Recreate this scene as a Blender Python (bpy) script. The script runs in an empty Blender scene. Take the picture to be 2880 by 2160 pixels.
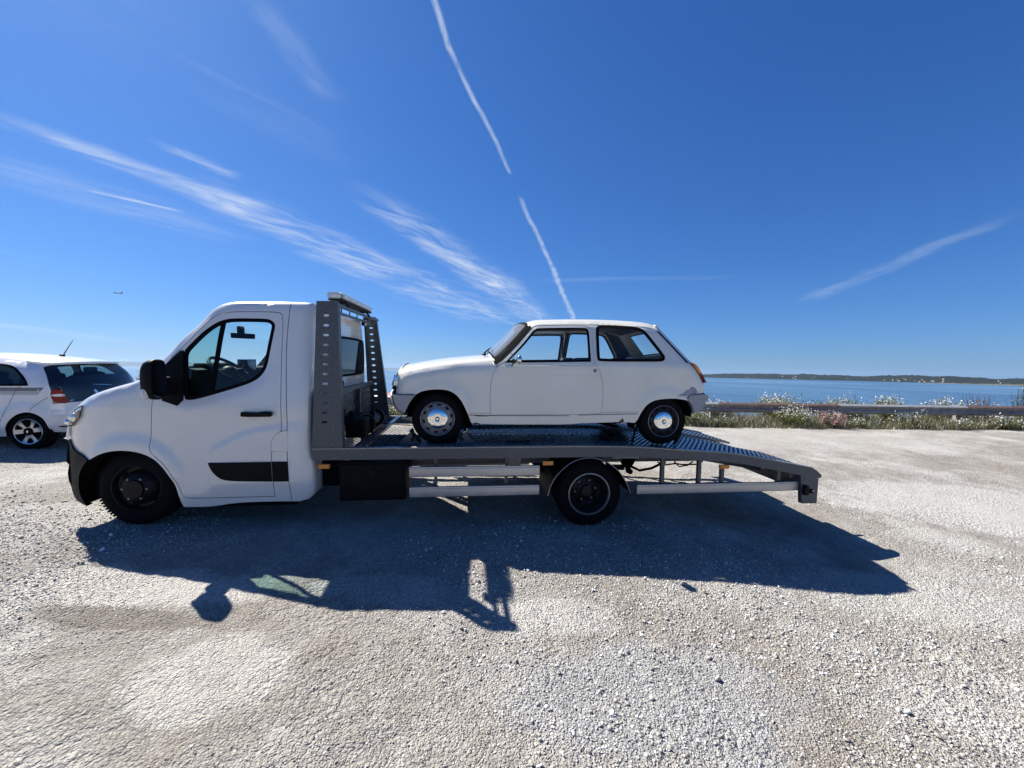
import bpy, bmesh, math, random
import numpy as np
from mathutils import Vector, Matrix
from mathutils.geometry import delaunay_2d_cdt

random.seed(7)
rng = np.random.default_rng(11)
scene = bpy.context.scene
COL = scene.collection

# ------------------------------------------------------------------ camera
def unit(a):
    a = np.array(a, float)
    return a/np.linalg.norm(a)
HC = 1.60                                   # eye height above the lot
UP = unit([.0165, -1, -.0313])              # true vertical seen from the camera (slight roll and downward tilt)
YW = unit(np.array([0, 0, 1.]) - UP*UP[2])
XW = np.cross(YW, UP)
if XW[0] < 0: XW = -XW
ROT = np.array([XW, YW, UP])
cam_d = bpy.data.cameras.new('camera')
cam_d.sensor_width = 36.0
cam_d.lens = 36*1082/2880
cam_d.clip_start = .05
cam_d.clip_end = 60000
cam = bpy.data.objects.new('camera', cam_d)
COL.objects.link(cam)
cr_, cu_, cb_ = ROT @ [1, 0, 0], ROT @ [0, -1, 0], ROT @ [0, 0, -1]
cam.matrix_world = Matrix(((cr_[0], cu_[0], cb_[0], 0), (cr_[1], cu_[1], cb_[1], 0), (cr_[2], cu_[2], cb_[2], HC), (0, 0, 0, 1)))
scene.camera = cam

# ------------------------------------------------------------------ light and sky
SUN_EL, SUN_AZ = math.radians(47.3), math.radians(-54.5)      # azimuth from +Y towards +X
sun_d = bpy.data.lights.new('sun', 'SUN')
sun_d.energy = 5.0
sun_d.angle = math.radians(.53)
sun_d.color = (1, .955, .88)
sun = bpy.data.objects.new('sun', sun_d)
COL.objects.link(sun)
SUN_DIR = Vector((math.sin(SUN_AZ)*math.cos(SUN_EL), math.cos(SUN_AZ)*math.cos(SUN_EL), math.sin(SUN_EL)))
sun.rotation_euler = SUN_DIR.to_track_quat('Z', 'Y').to_euler()
sun.location = SUN_DIR*60

world = bpy.data.worlds.new('World')
scene.world = world
world.use_nodes = True
SKY_STRENGTH = .055
scene.view_settings.view_transform = 'Standard'
scene.view_settings.look = 'None'
scene.view_settings.exposure = 1.15
scene.view_settings.gamma = 1.0
scene.view_settings.use_curve_mapping = False

def build_world():
    nt = world.node_tree
    N, L = nt.nodes, nt.links
    N.clear()
    out = N.new('ShaderNodeOutputWorld')
    bg = N.new('ShaderNodeBackground')
    bg.inputs['Strength'].default_value = SKY_STRENGTH
    sky = N.new('ShaderNodeTexSky')
    sky.sky_type = 'NISHITA'
    sky.sun_disc = False
    sky.sun_elevation = SUN_EL
    sky.sun_rotation = SUN_AZ
    sky.air_density = 1.0
    sky.dust_density = .35
    sky.ozone_density = 3.0
    tc = N.new('ShaderNodeTexCoord')
    sep = N.new('ShaderNodeSeparateXYZ')
    L.new(tc.outputs['Generated'], sep.inputs[0])
    def M(op, a, b=None, c=None):
        n = N.new('ShaderNodeMath')
        n.operation = op
        for i, v in enumerate((a, b, c)):
            if v is None: continue
            if isinstance(v, (int, float)): n.inputs[i].default_value = v
            else: L.new(v, n.inputs[i])
        return n.outputs[0]
    # camera-like rendering of the whole sky: one curve per channel
    sp = N.new('ShaderNodeSeparateColor'); L.new(sky.outputs[0], sp.inputs[0])
    cb = N.new('ShaderNodeCombineColor')
    for i, (a, g) in enumerate(((.228, 1.17), (.570, .955), (1.27, .83))):
        L.new(M('MULTIPLY', M('POWER', sp.outputs[i], g), a), cb.inputs[i])
    # the high cloud layer is a level sheet: a direction meets it at (x/z, y/z)
    z = M('MAXIMUM', sep.outputs[2], .02)
    qx, qy = M('DIVIDE', sep.outputs[0], z), M('DIVIDE', sep.outputs[1], z)
    comb = N.new('ShaderNodeCombineXYZ')
    L.new(qx, comb.inputs[0]); L.new(qy, comb.inputs[1])
    wob = N.new('ShaderNodeTexNoise')
    wob.inputs['Scale'].default_value = 2.2
    wob.inputs['Detail'].default_value = 4
    L.new(comb.outputs[0], wob.inputs['Vector'])
    wobf = M('SUBTRACT', wob.outputs[0], .5)
    def smooth(v, a, b):
        n = N.new('ShaderNodeMapRange')
        n.interpolation_type = 'SMOOTHSTEP'
        L.new(v, n.inputs[0])
        n.inputs[1].default_value, n.inputs[2].default_value = a, b
        return n.outputs[0]
    total = None
    def streak(A, B, w0, w1, gain, ka=2.0, kb=14.0, lo=.38, hi=.72, wobble=.1, fade=.12, shear=0.0):
        nonlocal total
        ax, ay = A; dx, dy = B[0]-A[0], B[1]-A[1]
        ln = math.hypot(dx, dy); dx /= ln; dy /= ln
        ux, uy = M('SUBTRACT', qx, ax), M('SUBTRACT', qy, ay)
        t = M('DIVIDE', M('ADD', M('MULTIPLY', ux, dx), M('MULTIPLY', uy, dy)), ln)
        s = M('ADD', M('ADD', M('MULTIPLY', ux, -dy), M('MULTIPLY', uy, dx)), M('MULTIPLY', wobf, wobble))
        w = M('MAXIMUM', M('ADD', M('MULTIPLY', t, w1-w0), w0), .004)
        side = M('SUBTRACT', 1.0, M('DIVIDE', M('ABSOLUTE', s), w))
        across = smooth(side, 0.0, .9)
        along = M('MULTIPLY', smooth(t, 0, fade), M('SUBTRACT', 1.0, smooth(t, 1-fade, 1.0)))
        v = N.new('ShaderNodeCombineXYZ')
        L.new(M('ADD', M('MULTIPLY', t, ln*ka), M('MULTIPLY', s, shear)), v.inputs[0]); L.new(M('MULTIPLY', s, kb), v.inputs[1])
        v.inputs[2].default_value = random.uniform(0, 30)
        nz = N.new('ShaderNodeTexNoise')
        nz.inputs['Scale'].default_value = 1.0
        nz.inputs['Detail'].default_value = 6
        nz.inputs['Roughness'].default_value = .62
        nz.inputs['Distortion'].default_value = .6
        L.new(v.outputs[0], nz.inputs['Vector'])
        m = M('MULTIPLY', M('MULTIPLY', M('MULTIPLY', across, along), smooth(nz.outputs[0], lo, hi)), gain)
        total = m if total is None else M('ADD', total, m)
    # contrails
    streak((-.235, .95), (-.212, 1.24), .013, .014, .55, 6, 34, .2, .6, .03, .05)
    streak((-.218, 1.20), (-.018, 1.99), .014, .015, .55, 5, 34, .2, .6, .035, .06)
    streak((.02, 2.20), (.36, 3.67), .018, .034, .5, 4, 26, .2, .6, .05, .08)
    streak((.33, 3.55), (1.15, 7.3), .038, .07, .55, 3, 16, .2, .6, .10, .06)
    # broad cirrus bands
    streak((-2.22, 1.44), (-1.60, 2.55), .07, .28, .50, 3.5, 7, .28, .72, .14, .15, 4)
    streak((-1.80, 1.90), (-1.30, 4.4), .28, .62, .62, 2.6, 4, .32, .74, .28, .22, 5)
    streak((-1.62, 3.0), (-.20, 8.2), .55, 1.1, .48, 1.6, 2.8, .34, .76, .5, .22, 4)
    streak((-1.40, 2.6), (-.15, 7.4), .07, .16, .30, 1.5, 8, .28, .7, .25, .2)
    streak((-.90, 1.95), (-.02, 5.2), .16, .46, .60, 2.6, 5, .30, .72, .20, .24, 5)
    streak((-.45, 3.3), (.62, 8.0), .32, .46, .62, 2.0, 3.8, .30, .74, .30, .2, 4)
    streak((-.9, 5.4), (.2, 8.6), .10, .14, .35, 1.2, 8, .3, .7, .2, .2)
    streak((-1.62, 1.70), (-1.44, 2.10), .06, .10, .36, 4, 11, .34, .7, .08, .3, 3)
    streak((-2.47, 2.21), (-2.13, 2.53), .03, .05, .45, 5, 24, .25, .65, .05, .2)
    streak((-2.75, 1.70), (-2.10, 3.2), .34, .50, .24, 1.6, 4, .28, .75, .3, .3, 3)
    streak((-.71, 1.02), (-.70, 1.52), .06, .09, .16, 3, 10, .28, .7, .08, .3)
    streak((-1.3, .85), (-.72, 2.0), .25, .28, .10, 1.2, 5, .35, .75, .2, .3)
    streak((3.95, 5.4), (2.95, 2.15), .26, .12, .24, 1.8, 6, .28, .72, .25, .28)
    streak((-.1, 4.3), (2.5, 3.9), .16, .16, .14, .9, 6, .3, .75, .2, .3)
    streak((-12.5, 8), (-16.5, 17), 1.2, 1.4, .35, .35, 1.6, .3, .7, .5, .2)
    streak((-4.62, 3.36), (-4.40, 3.75), .025, .02, .35, 3, 20, .2, .7, .05, .3)
    fac = M('MINIMUM', total, .8)
    mix = N.new('ShaderNodeMixRGB')
    L.new(fac, mix.inputs[0]); L.new(cb.outputs[0], mix.inputs[1])
    mix.inputs[2].default_value = (5.6, 6.4, 7.6, 1)
    L.new(mix.outputs[0], bg.inputs['Color'])
    L.new(bg.outputs[0], out.inputs['Surface'])
build_world()

# ------------------------------------------------------------------ materials
def principled(name, base=(.5, .5, .5), rough=.5, metal=0.0, coat=0.0, spec=.5, var=0.0, scale=8.0, bump=0.0, bscale=60.0,
               trans=0.0, emit=None, detail=5, var2=None, rvar=0.0):
    m = bpy.data.materials.new(name)
    m.use_nodes = True
    nt = m.node_tree; N, L = nt.nodes, nt.links
    b = N['Principled BSDF']
    b.inputs['Base Color'].default_value = (*base, 1)
    b.inputs['Roughness'].default_value = rough
    b.inputs['Metallic'].default_value = metal
    b.inputs['Coat Weight'].default_value = coat
    b.inputs['Coat Roughness'].default_value = .04
    b.inputs['Specular IOR Level'].default_value = spec
    b.inputs['Transmission Weight'].default_value = trans
    tc = N.new('ShaderNodeTexCoord')
    if var or var2 or rvar:
        nz = N.new('ShaderNodeTexNoise')
        nz.inputs['Scale'].default_value = scale
        nz.inputs['Detail'].default_value = detail
        nz.inputs['Roughness'].default_value = .65
        L.new(tc.outputs['Object'], nz.inputs['Vector'])
        rp = N.new('ShaderNodeValToRGB')
        rp.color_ramp.elements[0].position = .3
        rp.color_ramp.elements[1].position = .7
        c0 = tuple(max(0, c*(1-var)) for c in base) if var2 is None else var2
        c1 = tuple(min(1, c*(1+var)) for c in base) if var2 is None else base
        rp.color_ramp.elements[0].color = (*c0, 1)
        rp.color_ramp.elements[1].color = (*c1, 1)
        L.new(nz.outputs[0], rp.inputs[0])
        L.new(rp.outputs[0], b.inputs['Base Color'])
        if rvar:
            mr = N.new('ShaderNodeMapRange')
            L.new(nz.outputs[0], mr.inputs[0])
            mr.inputs[1].default_value, mr.inputs[2].default_value = .3, .7
            mr.inputs[3].default_value, mr.inputs[4].default_value = max(0, rough-rvar), rough+rvar
            L.new(mr.outputs[0], b.inputs['Roughness'])
    if bump:
        n2 = N.new('ShaderNodeTexNoise')
        n2.inputs['Scale'].default_value = bscale
        n2.inputs['Detail'].default_value = 4
        L.new(tc.outputs['Object'], n2.inputs['Vector'])
        bp = N.new('ShaderNodeBump')
        bp.inputs['Strength'].default_value = bump
        bp.inputs['Distance'].default_value = .01
        L.new(n2.outputs[0], bp.inputs['Height'])
        L.new(bp.outputs[0], b.inputs['Normal'])
    return m

def glass(name, tint=(.9, .95, .95), rough=.01, body=0.0, bodycol=(.3, .35, .35)):
    m = bpy.data.materials.new(name)
    m.use_nodes = True
    nt = m.node_tree; N, L = nt.nodes, nt.links
    N.remove(N['Principled BSDF'])
    o = N['Material Output']
    tr = N.new('ShaderNodeBsdfTransparent'); tr.inputs[0].default_value = (*tint, 1)
    gl = N.new('ShaderNodeBsdfGlossy'); gl.inputs['Roughness'].default_value = rough
    fr = N.new('ShaderNodeFresnel')
    ge = N.new('ShaderNodeNewGeometry'); io = N.new('ShaderNodeMapRange')          # thin pane: both faces reflect alike
    L.new(ge.outputs['Backfacing'], io.inputs[0]); io.inputs[3].default_value, io.inputs[4].default_value = 1.5, 1/1.5
    L.new(io.outputs[0], fr.inputs['IOR'])
    mx = N.new('ShaderNodeMixShader')
    L.new(fr.outputs[0], mx.inputs[0]); L.new(tr.outputs[0], mx.inputs[1]); L.new(gl.outputs[0], mx.inputs[2])
    last = mx
    if body:
        df = N.new('ShaderNodeBsdfDiffuse'); df.inputs[0].default_value = (*bodycol, 1)
        m2 = N.new('ShaderNodeMixShader'); m2.inputs[0].default_value = body
        L.new(mx.outputs[0], m2.inputs[1]); L.new(df.outputs[0], m2.inputs[2])
        last = m2
    L.new(last.outputs[0], o.inputs['Surface'])
    return m

MT = {}
MT['truck_paint'] = principled('truck_paint', (.72, .705, .665), .28, .05, 1.0, var=.03, scale=3.0)
MT['r5_paint'] = principled('cream_paint', (.745, .72, .625), .34, 0, .9, var=.05, scale=2.2)
MT['car_paint'] = principled('white_car_paint', (.76, .76, .76), .3, 0, .9, var=.03, scale=3)
MT['black_plastic'] = principled('black_plastic', (.006, .0063, .0075), .55, spec=.10, var=.3, scale=20, bump=.05, bscale=300)
MT['rubber'] = principled('rubber', (.004, .004, .005), .85, spec=.08, var=.3, scale=30)
MT['seal'] = principled('window_seal', (.005, .005, .006), .85, spec=.06)
MT['tyre'] = principled('tyre_rubber', (.006, .006, .007), .9, spec=.12, var=.35, scale=25, bump=.15, bscale=90)
MT['black_steel'] = principled('black_steel', (.006, .006, .007), .45, .1, spec=.2, var=.3, scale=12)
MT['dark_rim'] = principled('dark_rim', (.018, .018, .021), .45, .3, spec=.3, var=.3, scale=14)
MT['rim_edge'] = principled('worn_rim_edge', (.26, .26, .27), .4, .7, var=.25, scale=18)
MT['steel_wheel'] = principled('grey_steel_wheel', (.20, .20, .21), .42, .55, var=.25, scale=16)
MT['chrome'] = principled('chrome', (.82, .82, .80), .06, 1.0, rvar=.04, scale=20)
MT['alloy'] = principled('machined_alloy', (.55, .55, .56), .3, .8, var=.1, scale=20)
MT['galv'] = principled('galvanised_steel', (.115, .125, .135), .45, .3, var2=(.055, .06, .068), scale=42, detail=7, bump=.12, bscale=50, rvar=.1)
MT['galv_light'] = principled('galvanised_edge', (.30, .30, .30), .4, .6, var=.25, scale=45)
MT['deck'] = principled('checker_plate', (.20, .215, .235), .28, .8, var2=(.10, .11, .125), scale=14, detail=6, rvar=.1)
MT['alu'] = principled('aluminium_rail', (.50, .475, .44), .38, .5, var=.12, scale=9, rvar=.08)
MT['interior'] = principled('dark_interior', (.010, .011, .013), .8, spec=.2, var=.3, scale=9)
MT['trim'] = principled('grey_trim', (.055, .06, .07), .75, var=.2, scale=12)
MT['seat'] = principled('seat_fabric', (.055, .065, .075), .9, var=.25, scale=30)
MT['amber'] = principled('amber_lens', (.72, .22, .02), .25, 0, .4, var=.25, scale=60)
MT['red_lens'] = principled('red_lens', (.24, .006, .006), .3, 0, 0, spec=.25, var=.2, scale=60)
MT['red_dark'] = principled('dark_red_lens', (.12, .012, .012), .18, 0, .6)
MT['clear_lens'] = principled('clear_lens', (.62, .62, .60), .22, 0, .5, var=.3, scale=40)
MT['black_gloss'] = principled('black_gloss', (.006, .006, .009), .07, 0, .6)
MT['lamp_silver'] = principled('lamp_reflector', (.68, .72, .78), .16, .75, var=.35, scale=45)
MT['seam'] = principled('seam', (.012, .012, .014), .8)
MT['stripe'] = principled('grey_stripe', (.15, .155, .17), .4)
MT['white_plastic'] = principled('white_tank', (.55, .55, .53), .55, var=.1, scale=9)
MT['white_cloth'] = principled('white_cloth', (.7, .69, .66), .9, var=.1, scale=25)
MT['cab_glass'] = glass('cab_glass', (.88, .97, .95))
MT['cab_glass_clear'] = glass('cab_glass_clear', (.95, .985, .985))
MT['quarter_glass'] = glass('quarter_glass', (.56, .78, .72))
MT['dusty_glass'] = glass('dusty_glass', (.93, .96, .965), .05, .16, (.55, .57, .6))
MT['car_glass'] = glass('car_glass', (.93, .96, .965))
MT['tint_glass'] = glass('tinted_glass', (.42, .55, .55))
MT['dark_glass'] = principled('dark_glass', (.010, .014, .02), .05, 0, 0, spec=.6)
MT['lamp_lens'] = glass('lamp_lens', (.93, .95, .96), .03, .08, (.7, .72, .75))
MT['lens_glass'] = glass('lens_glass', (.93, .94, .92), .06, .35, (.75, .74, .70))
MT['bumper_grey'] = principled('bumper_grey', (.34, .335, .34), .6, var=.08, scale=6)
MT['dull'] = principled('bare_primer', (.30, .32, .36), .75, var=.18, scale=14)

# ------------------------------------------------------------------ mesh helpers
class MB:
    def __init__(self):
        self.v, self.f, self.m, self.s = [], [], [], []
    def add(self, vs, fs, mi=0, smooth=True):
        o = len(self.v)
        self.v.extend(tuple(map(float, p)) for p in vs)
        for f in fs:
            self.f.append(tuple(o+i for i in f)); self.m.append(mi); self.s.append(smooth)
        return self
    def box(self, c, s, mi=0, bev=0.0, rot=None):
        bm = bmesh.new()
        bmesh.ops.create_cube(bm, size=1)
        for v in bm.verts: v.co = Vector((v.co.x*s[0], v.co.y*s[1], v.co.z*s[2]))
        if bev: bmesh.ops.bevel(bm, geom=bm.edges[:], offset=min(bev, min(s)*.45), segments=2, affect='EDGES', profile=.6)
        if rot is not None: bmesh.ops.rotate(bm, cent=(0, 0, 0), matrix=rot, verts=bm.verts[:])
        bm.verts.index_update()
        self.add([v.co + Vector(c) for v in bm.verts], [[v.index for v in f.verts] for f in bm.faces], mi, bool(bev))
        bm.free()
        return self
    def tube(self, pts, r, n=8, mi=0, cap=True):
        pts = [Vector(p) for p in pts]
        rr = r if isinstance(r, (list, tuple)) else [r]*len(pts)
        vs, fs = [], []
        up = None
        for i, p in enumerate(pts):
            d = (pts[min(i+1, len(pts)-1)] - pts[max(i-1, 0)]).normalized()
            if up is None: up = d.orthogonal().normalized()
            up = (up - d*up.dot(d)).normalized()
            w = d.cross(up)
            for k in range(n):
                a = 2*math.pi*k/n
                vs.append(p + (up*math.cos(a) + w*math.sin(a))*rr[i])
        for i in range(len(pts)-1):
            for k in range(n):
                fs.append((i*n+k, i*n+(k+1) % n, (i+1)*n+(k+1) % n, (i+1)*n+k))
        if cap:
            fs.append(tuple(range(n))[::-1]); fs.append(tuple((len(pts)-1)*n+k for k in range(n)))
        return self.add(vs, fs, mi)
    def lathe(self, prof, c, n=48, mi=0, closed=False):       # prof: (radius, y), axis along +y through c
        vs, fs = [], []
        for r, y in prof:
            for k in range(n):
                a = 2*math.pi*k/n
                vs.append((c[0]+r*math.cos(a), c[1]+y, c[2]+r*math.sin(a)))
        P = len(prof)
        for i in range(P-1 if not closed else P):
            j = (i+1) % P
            for k in range(n):
                fs.append((i*n+k, i*n+(k+1) % n, j*n+(k+1) % n, j*n+k))
        return self.add(vs, fs, mi)
    def prism(self, poly, fn0, fn1, mi=0, smooth=False):        # poly of 2D points, two maps to 3D
        n = len(poly)
        a = [fn0(*p) for p in poly]; b = [fn1(*p) for p in poly]
        fs = [tuple(range(n)), tuple(range(2*n-1, n-1, -1))]
        fs += [(i, n+i, n+(i+1) % n, (i+1) % n) for i in range(n)]
        return self.add(a+b, fs, mi, smooth)
    def ball(self, c, r, mi=0, nu=14, nv=9):
        r3 = r if isinstance(r, (tuple, list)) else (r, r, r)
        vs, fs = [], []
        for i in range(nv+1):
            th = math.pi*i/nv
            for k in range(nu):
                a = 2*math.pi*k/nu
                vs.append((c[0]+r3[0]*math.sin(th)*math.cos(a), c[1]+r3[1]*math.sin(th)*math.sin(a), c[2]+r3[2]*math.cos(th)))
        for i in range(nv):
            for k in range(nu):
                fs.append((i*nu+k, i*nu+(k+1) % nu, (i+1)*nu+(k+1) % nu, (i+1)*nu+k))
        return self.add(vs, fs, mi)

class Frame:                                                    # a rigid frame a thing is built in
    def __init__(self, rot, o):
        self.M = Matrix(((rot[0][0], rot[1][0], rot[2][0], o[0]), (rot[0][1], rot[1][1], rot[2][1], o[1]), (rot[0][2], rot[1][2], rot[2][2], o[2]), (0, 0, 0, 1)))
WORLD = Frame(np.eye(3), (0, 0, 0))

def to_mesh(name, mb, mats, off=(0, 0, 0), fix=True, angle=38):
    me = bpy.data.meshes.new(name)
    v = np.array(mb.v, float).reshape(-1, 3) - np.array(off)
    me.from_pydata(v.tolist(), [], mb.f)
    for m in (mats if isinstance(mats, (list, tuple)) else [mats]): me.materials.append(MT[m] if isinstance(m, str) else m)
    me.polygons.foreach_set('material_index', mb.m)
    me.polygons.foreach_set('use_smooth', mb.s)
    if fix:
        bm = bmesh.new(); bm.from_mesh(me)
        bmesh.ops.remove_doubles(bm, verts=bm.verts[:], dist=1e-5)
        bmesh.ops.recalc_face_normals(bm, faces=bm.faces[:])
        bm.to_mesh(me); bm.free()
    me.set_sharp_from_angle(angle=math.radians(angle))
    me.update()
    return me

def tag(o, label=None, cat=None, group=None, kind=None):
    if label: o['label'] = label
    if cat: o['category'] = cat
    if group: o['group'] = group
    if kind: o['kind'] = kind
    return o

OFF = {}
def thing(name, label, cat, frame, off=(0, 0, 0), group=None):
    o = bpy.data.objects.new(name, None)
    o.empty_display_size = .2
    COL.objects.link(o)
    o.matrix_world = frame.M @ Matrix.Translation(off)
    OFF[o.name] = off
    return tag(o, label, cat, group)

def part(name, mb, mats, parent, label=None, fix=True, angle=38, kind=None):
    off = OFF[parent.name]
    o = bpy.data.objects.new(name, to_mesh(name, mb, mats, off, fix, angle))
    COL.objects.link(o)
    o.parent = parent
    OFF[o.name] = off
    return tag(o, label, None, None, kind)

def solo(name, mb, mats, label, cat, frame=WORLD, off=(0, 0, 0), group=None, kind=None, fix=True, angle=38):
    o = bpy.data.objects.new(name, to_mesh(name, mb, mats, off, fix, angle))
    COL.objects.link(o)
    o.matrix_world = frame.M @ Matrix.Translation(off)
    OFF[o.name] = off
    return tag(o, label, cat, group, kind)

def chaikin(pts, it=2, closed=False):
    P = [(p[0], p[1], len(p) > 2) for p in pts]
    for _ in range(it):
        n = len(P); q = []
        for i, p in enumerate(P):
            end = (not closed) and i in (0, n-1)
            if p[2] or end: q.append(p); continue
            a, b = P[i-1], P[(i+1) % n]
            q.append((p[0]*.75+a[0]*.25, p[1]*.75+a[1]*.25, False))
            q.append((p[0]*.75+b[0]*.25, p[1]*.75+b[1]*.25, False))
        P = q
    return [(p[0], p[1]) for p in P]

def resample(pts, g, closed=True):
    r = []
    n = len(pts)
    for i in range(n if closed else n-1):
        a, b = pts[i], pts[(i+1) % n]
        d = math.hypot(b[0]-a[0], b[1]-a[1])
        if d < 1e-6: continue
        k = max(1, int(math.ceil(d/g)))
        for j in range(k): r.append((a[0]+(b[0]-a[0])*j/k, a[1]+(b[1]-a[1])*j/k))
    if not closed: r.append(tuple(pts[-1]))
    return r

def area(p):
    return .5*sum(p[i-1][0]*p[i][1]-p[i][0]*p[i-1][1] for i in range(len(p)))

def inset(poly, d):                                            # moves a closed outline inwards by d
    n = len(poly); s = 1 if area(poly) > 0 else -1
    out = []
    for i in range(n):
        a, p, b = poly[i-1], poly[i], poly[(i+1) % n]
        e1 = unit([p[0]-a[0]+1e-12, p[1]-a[1]]); e2 = unit([b[0]-p[0]+1e-12, b[1]-p[1]])
        n1, n2 = np.array([-e1[1], e1[0]])*s, np.array([-e2[1], e2[0]])*s
        m = n1+n2; l = np.linalg.norm(m)
        m = m/l if l > 1e-6 else n1
        k = min(1/max(.35, float(m @ n1)), 2.0)
        out.append((p[0]+m[0]*d*k, p[1]+m[1]*d*k))
    return out

def inside(poly, X):
    P = np.array(poly); x, y = X[:, 0], X[:, 1]
    r = np.zeros(len(X), bool)
    j = len(P)-1
    for i in range(len(P)):
        c = (P[i, 1] > y) != (P[j, 1] > y)
        if c.any():
            xi = (P[j, 0]-P[i, 0])*(y-P[i, 1])/(P[j, 1]-P[i, 1]+1e-15)+P[i, 0]
            r ^= c & (x < xi)
        j = i
    return r

def dist_to(poly, X, closed=False):
    P = np.array(poly, float)
    A, B = (P, np.roll(P, -1, 0)) if closed else (P[:-1], P[1:])
    best = np.full(len(X), 1e9)
    for a, b in zip(A, B):
        d = b-a; l = d @ d
        if l < 1e-14: continue
        t = np.clip(((X-a) @ d)/l, 0, 1)
        best = np.minimum(best, np.hypot(*(X-a-t[:, None]*d).T))
    return best

def patch(mb, outer, holes, fn, g=.05, thick=0.0, mi=0, flip=False, extra=None, smooth=True):
    """fills a 2D outline with holes, maps it by fn(points Nx2, depth) to 3D and gives it thickness"""
    loops = [resample(outer, g)] + [resample(h, g) for h in holes]
    V = []; Eg = []
    for lp in loops:
        o = len(V); V += lp
        Eg += [(o+i, o+(i+1) % len(lp)) for i in range(len(lp))]
    P = np.array(loops[0]); lo, hi = P.min(0), P.max(0)
    gx, gy = np.meshgrid(np.arange(lo[0]+g/2, hi[0], g), np.arange(lo[1]+g/2, hi[1], g))
    G = np.stack([gx.ravel(), gy.ravel()], 1)
    if extra is not None: G = np.concatenate([G, np.array(extra)])
    if len(G):
        G = G + np.sin(G[:, ::-1]*91.7)*g*.04
        k = inside(loops[0], G)
        for h in loops[1:]: k &= ~inside(h, G)
        G = G[k]
    if len(G):
        dd = np.full(len(G), 1e9)
        for lp in loops: dd = np.minimum(dd, dist_to(lp, G, True))
        G = G[dd > g*.33]
        V += [tuple(p) for p in G]
    vo, eo, fo, *_ = delaunay_2d_cdt([Vector(p) for p in V], Eg, [], 0, 1e-7)
    vo = np.array([(p[0], p[1]) for p in vo])
    F = np.array([f for f in fo if len(f) == 3], int).reshape(-1, 3)
    c = vo[F].mean(1)
    k = inside(loops[0], c)
    for h in loops[1:]: k &= ~inside(h, c)
    F = F[k]
    a = fn(vo, 0.0)
    if not thick:
        mb.add(a, F.tolist(), mi, smooth); return mb
    b = fn(vo, thick)
    n = len(vo)
    cnt = {}
    for f in F:
        for i in range(3):
            e = (int(f[i]), int(f[(i+1) % 3])); cnt[e] = 1
    side = [e for e in cnt if (e[1], e[0]) not in cnt]
    mb.add(np.concatenate([a, b]), F.tolist() + (F[:, ::-1]+n).tolist() + [(e[1], e[0], e[0]+n, e[1]+n) for e in side], mi, smooth)
    return mb

class Side:
    """near flank of a vehicle: y as a function of (x, z), rounded towards the top outline"""
    def __init__(self, base, top, centre, k=.06, r=.12):
        self.base, self.top, self.c, self.k, self.r, self.extra = base, np.array(top), centre, k, r, None
    def y(self, X):
        X = np.asarray(X, float).reshape(-1, 2)
        d = dist_to(self.top, X)
        e = 0 if self.extra is None else self.extra(X)
        return self.base(X[:, 0], X[:, 1]) + self.k*np.clip(1-d/self.r, 0, 1)**2 + e
    def near(self, lift=0.0):
        def f(X, d):
            X = np.asarray(X, float).reshape(-1, 2)
            return np.stack([X[:, 0], self.y(X)+d-lift, X[:, 1]], 1)
        return f
    def far(self, lift=0.0):
        def f(X, d):
            X = np.asarray(X, float).reshape(-1, 2)
            return np.stack([X[:, 0], 2*self.c-self.y(X)-d+lift, X[:, 1]], 1)
        return f

def normals2(pts):
    P = np.array(pts, float)
    T = np.gradient(P, axis=0)
    T /= np.linalg.norm(T, axis=1)[:, None]+1e-12
    for _ in range(2):
        T[1:-1] = (T[:-2]+2*T[1:-1]+T[2:])/4
    T /= np.linalg.norm(T, axis=1)[:, None]+1e-12
    return np.stack([-T[:, 1], T[:, 0]], 1)

def loft(mb, side, i0, i1, nrm, crown, H=.03, S=.06, t0=-1.0, t1=1.0, lift=0.0, mi=0, thick=0.0, ny=18):
    """body skin between the two flanks along the top outline, indices i0..i1; t runs -1 (near) to 1 (far)"""
    P = side.top[i0:i1+1]; Nn = nrm[i0:i1+1]
    y0 = side.y(P)
    cr = np.broadcast_to(np.asarray(crown, float), (len(side.top),))[i0:i1+1]
    hw = (side.c-y0)
    base = []
    for e in (0, .012, .028, .045, .07, .1): base.append(-1+e/.85)
    ts = base + list(np.linspace(-.86, .86, ny)) + [-b for b in base[::-1]]
    ts = [t for t in ts if t0 < t < t1]
    ts = [t0]+ts+[t1]
    rows = []
    for t in ts:
        e = (1-abs(t))*hw
        h = H*(1-(1-np.minimum(e/S, 1))**2) + cr*(1-t*t) + lift
        rows.append(np.stack([P[:, 0]+Nn[:, 0]*h, side.c+t*hw, P[:, 1]+Nn[:, 1]*h], 1))
    R = np.array(rows)
    nt, n = R.shape[:2]
    vs = R.reshape(-1, 3)
    fs = [(j*n+i, j*n+i+1, (j+1)*n+i+1, (j+1)*n+i) for j in range(nt-1) for i in range(n-1)]
    mb.add(vs, fs, mi)
    return R

def ribbon(mb, pts, fn, w, mi=0, g=.03):                        # a narrow strip along a line on a surface
    p = resample(pts, g, False)
    nn = normals2(p)
    a = [(q[0]+m[0]*w/2, q[1]+m[1]*w/2) for q, m in zip(p, nn)]
    b = [(q[0]-m[0]*w/2, q[1]-m[1]*w/2) for q, m in zip(p, nn)]
    A, B = fn(a, 0.0), fn(b, 0.0)
    n = len(A)
    mb.add(np.concatenate([A, B]), [(i, i+1, n+i+1, n+i) for i in range(n-1)], mi)
    return mb

def nearest(pts, p):
    return int(np.argmin([(q[0]-p[0])**2+(q[1]-p[1])**2 for q in pts]))

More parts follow.
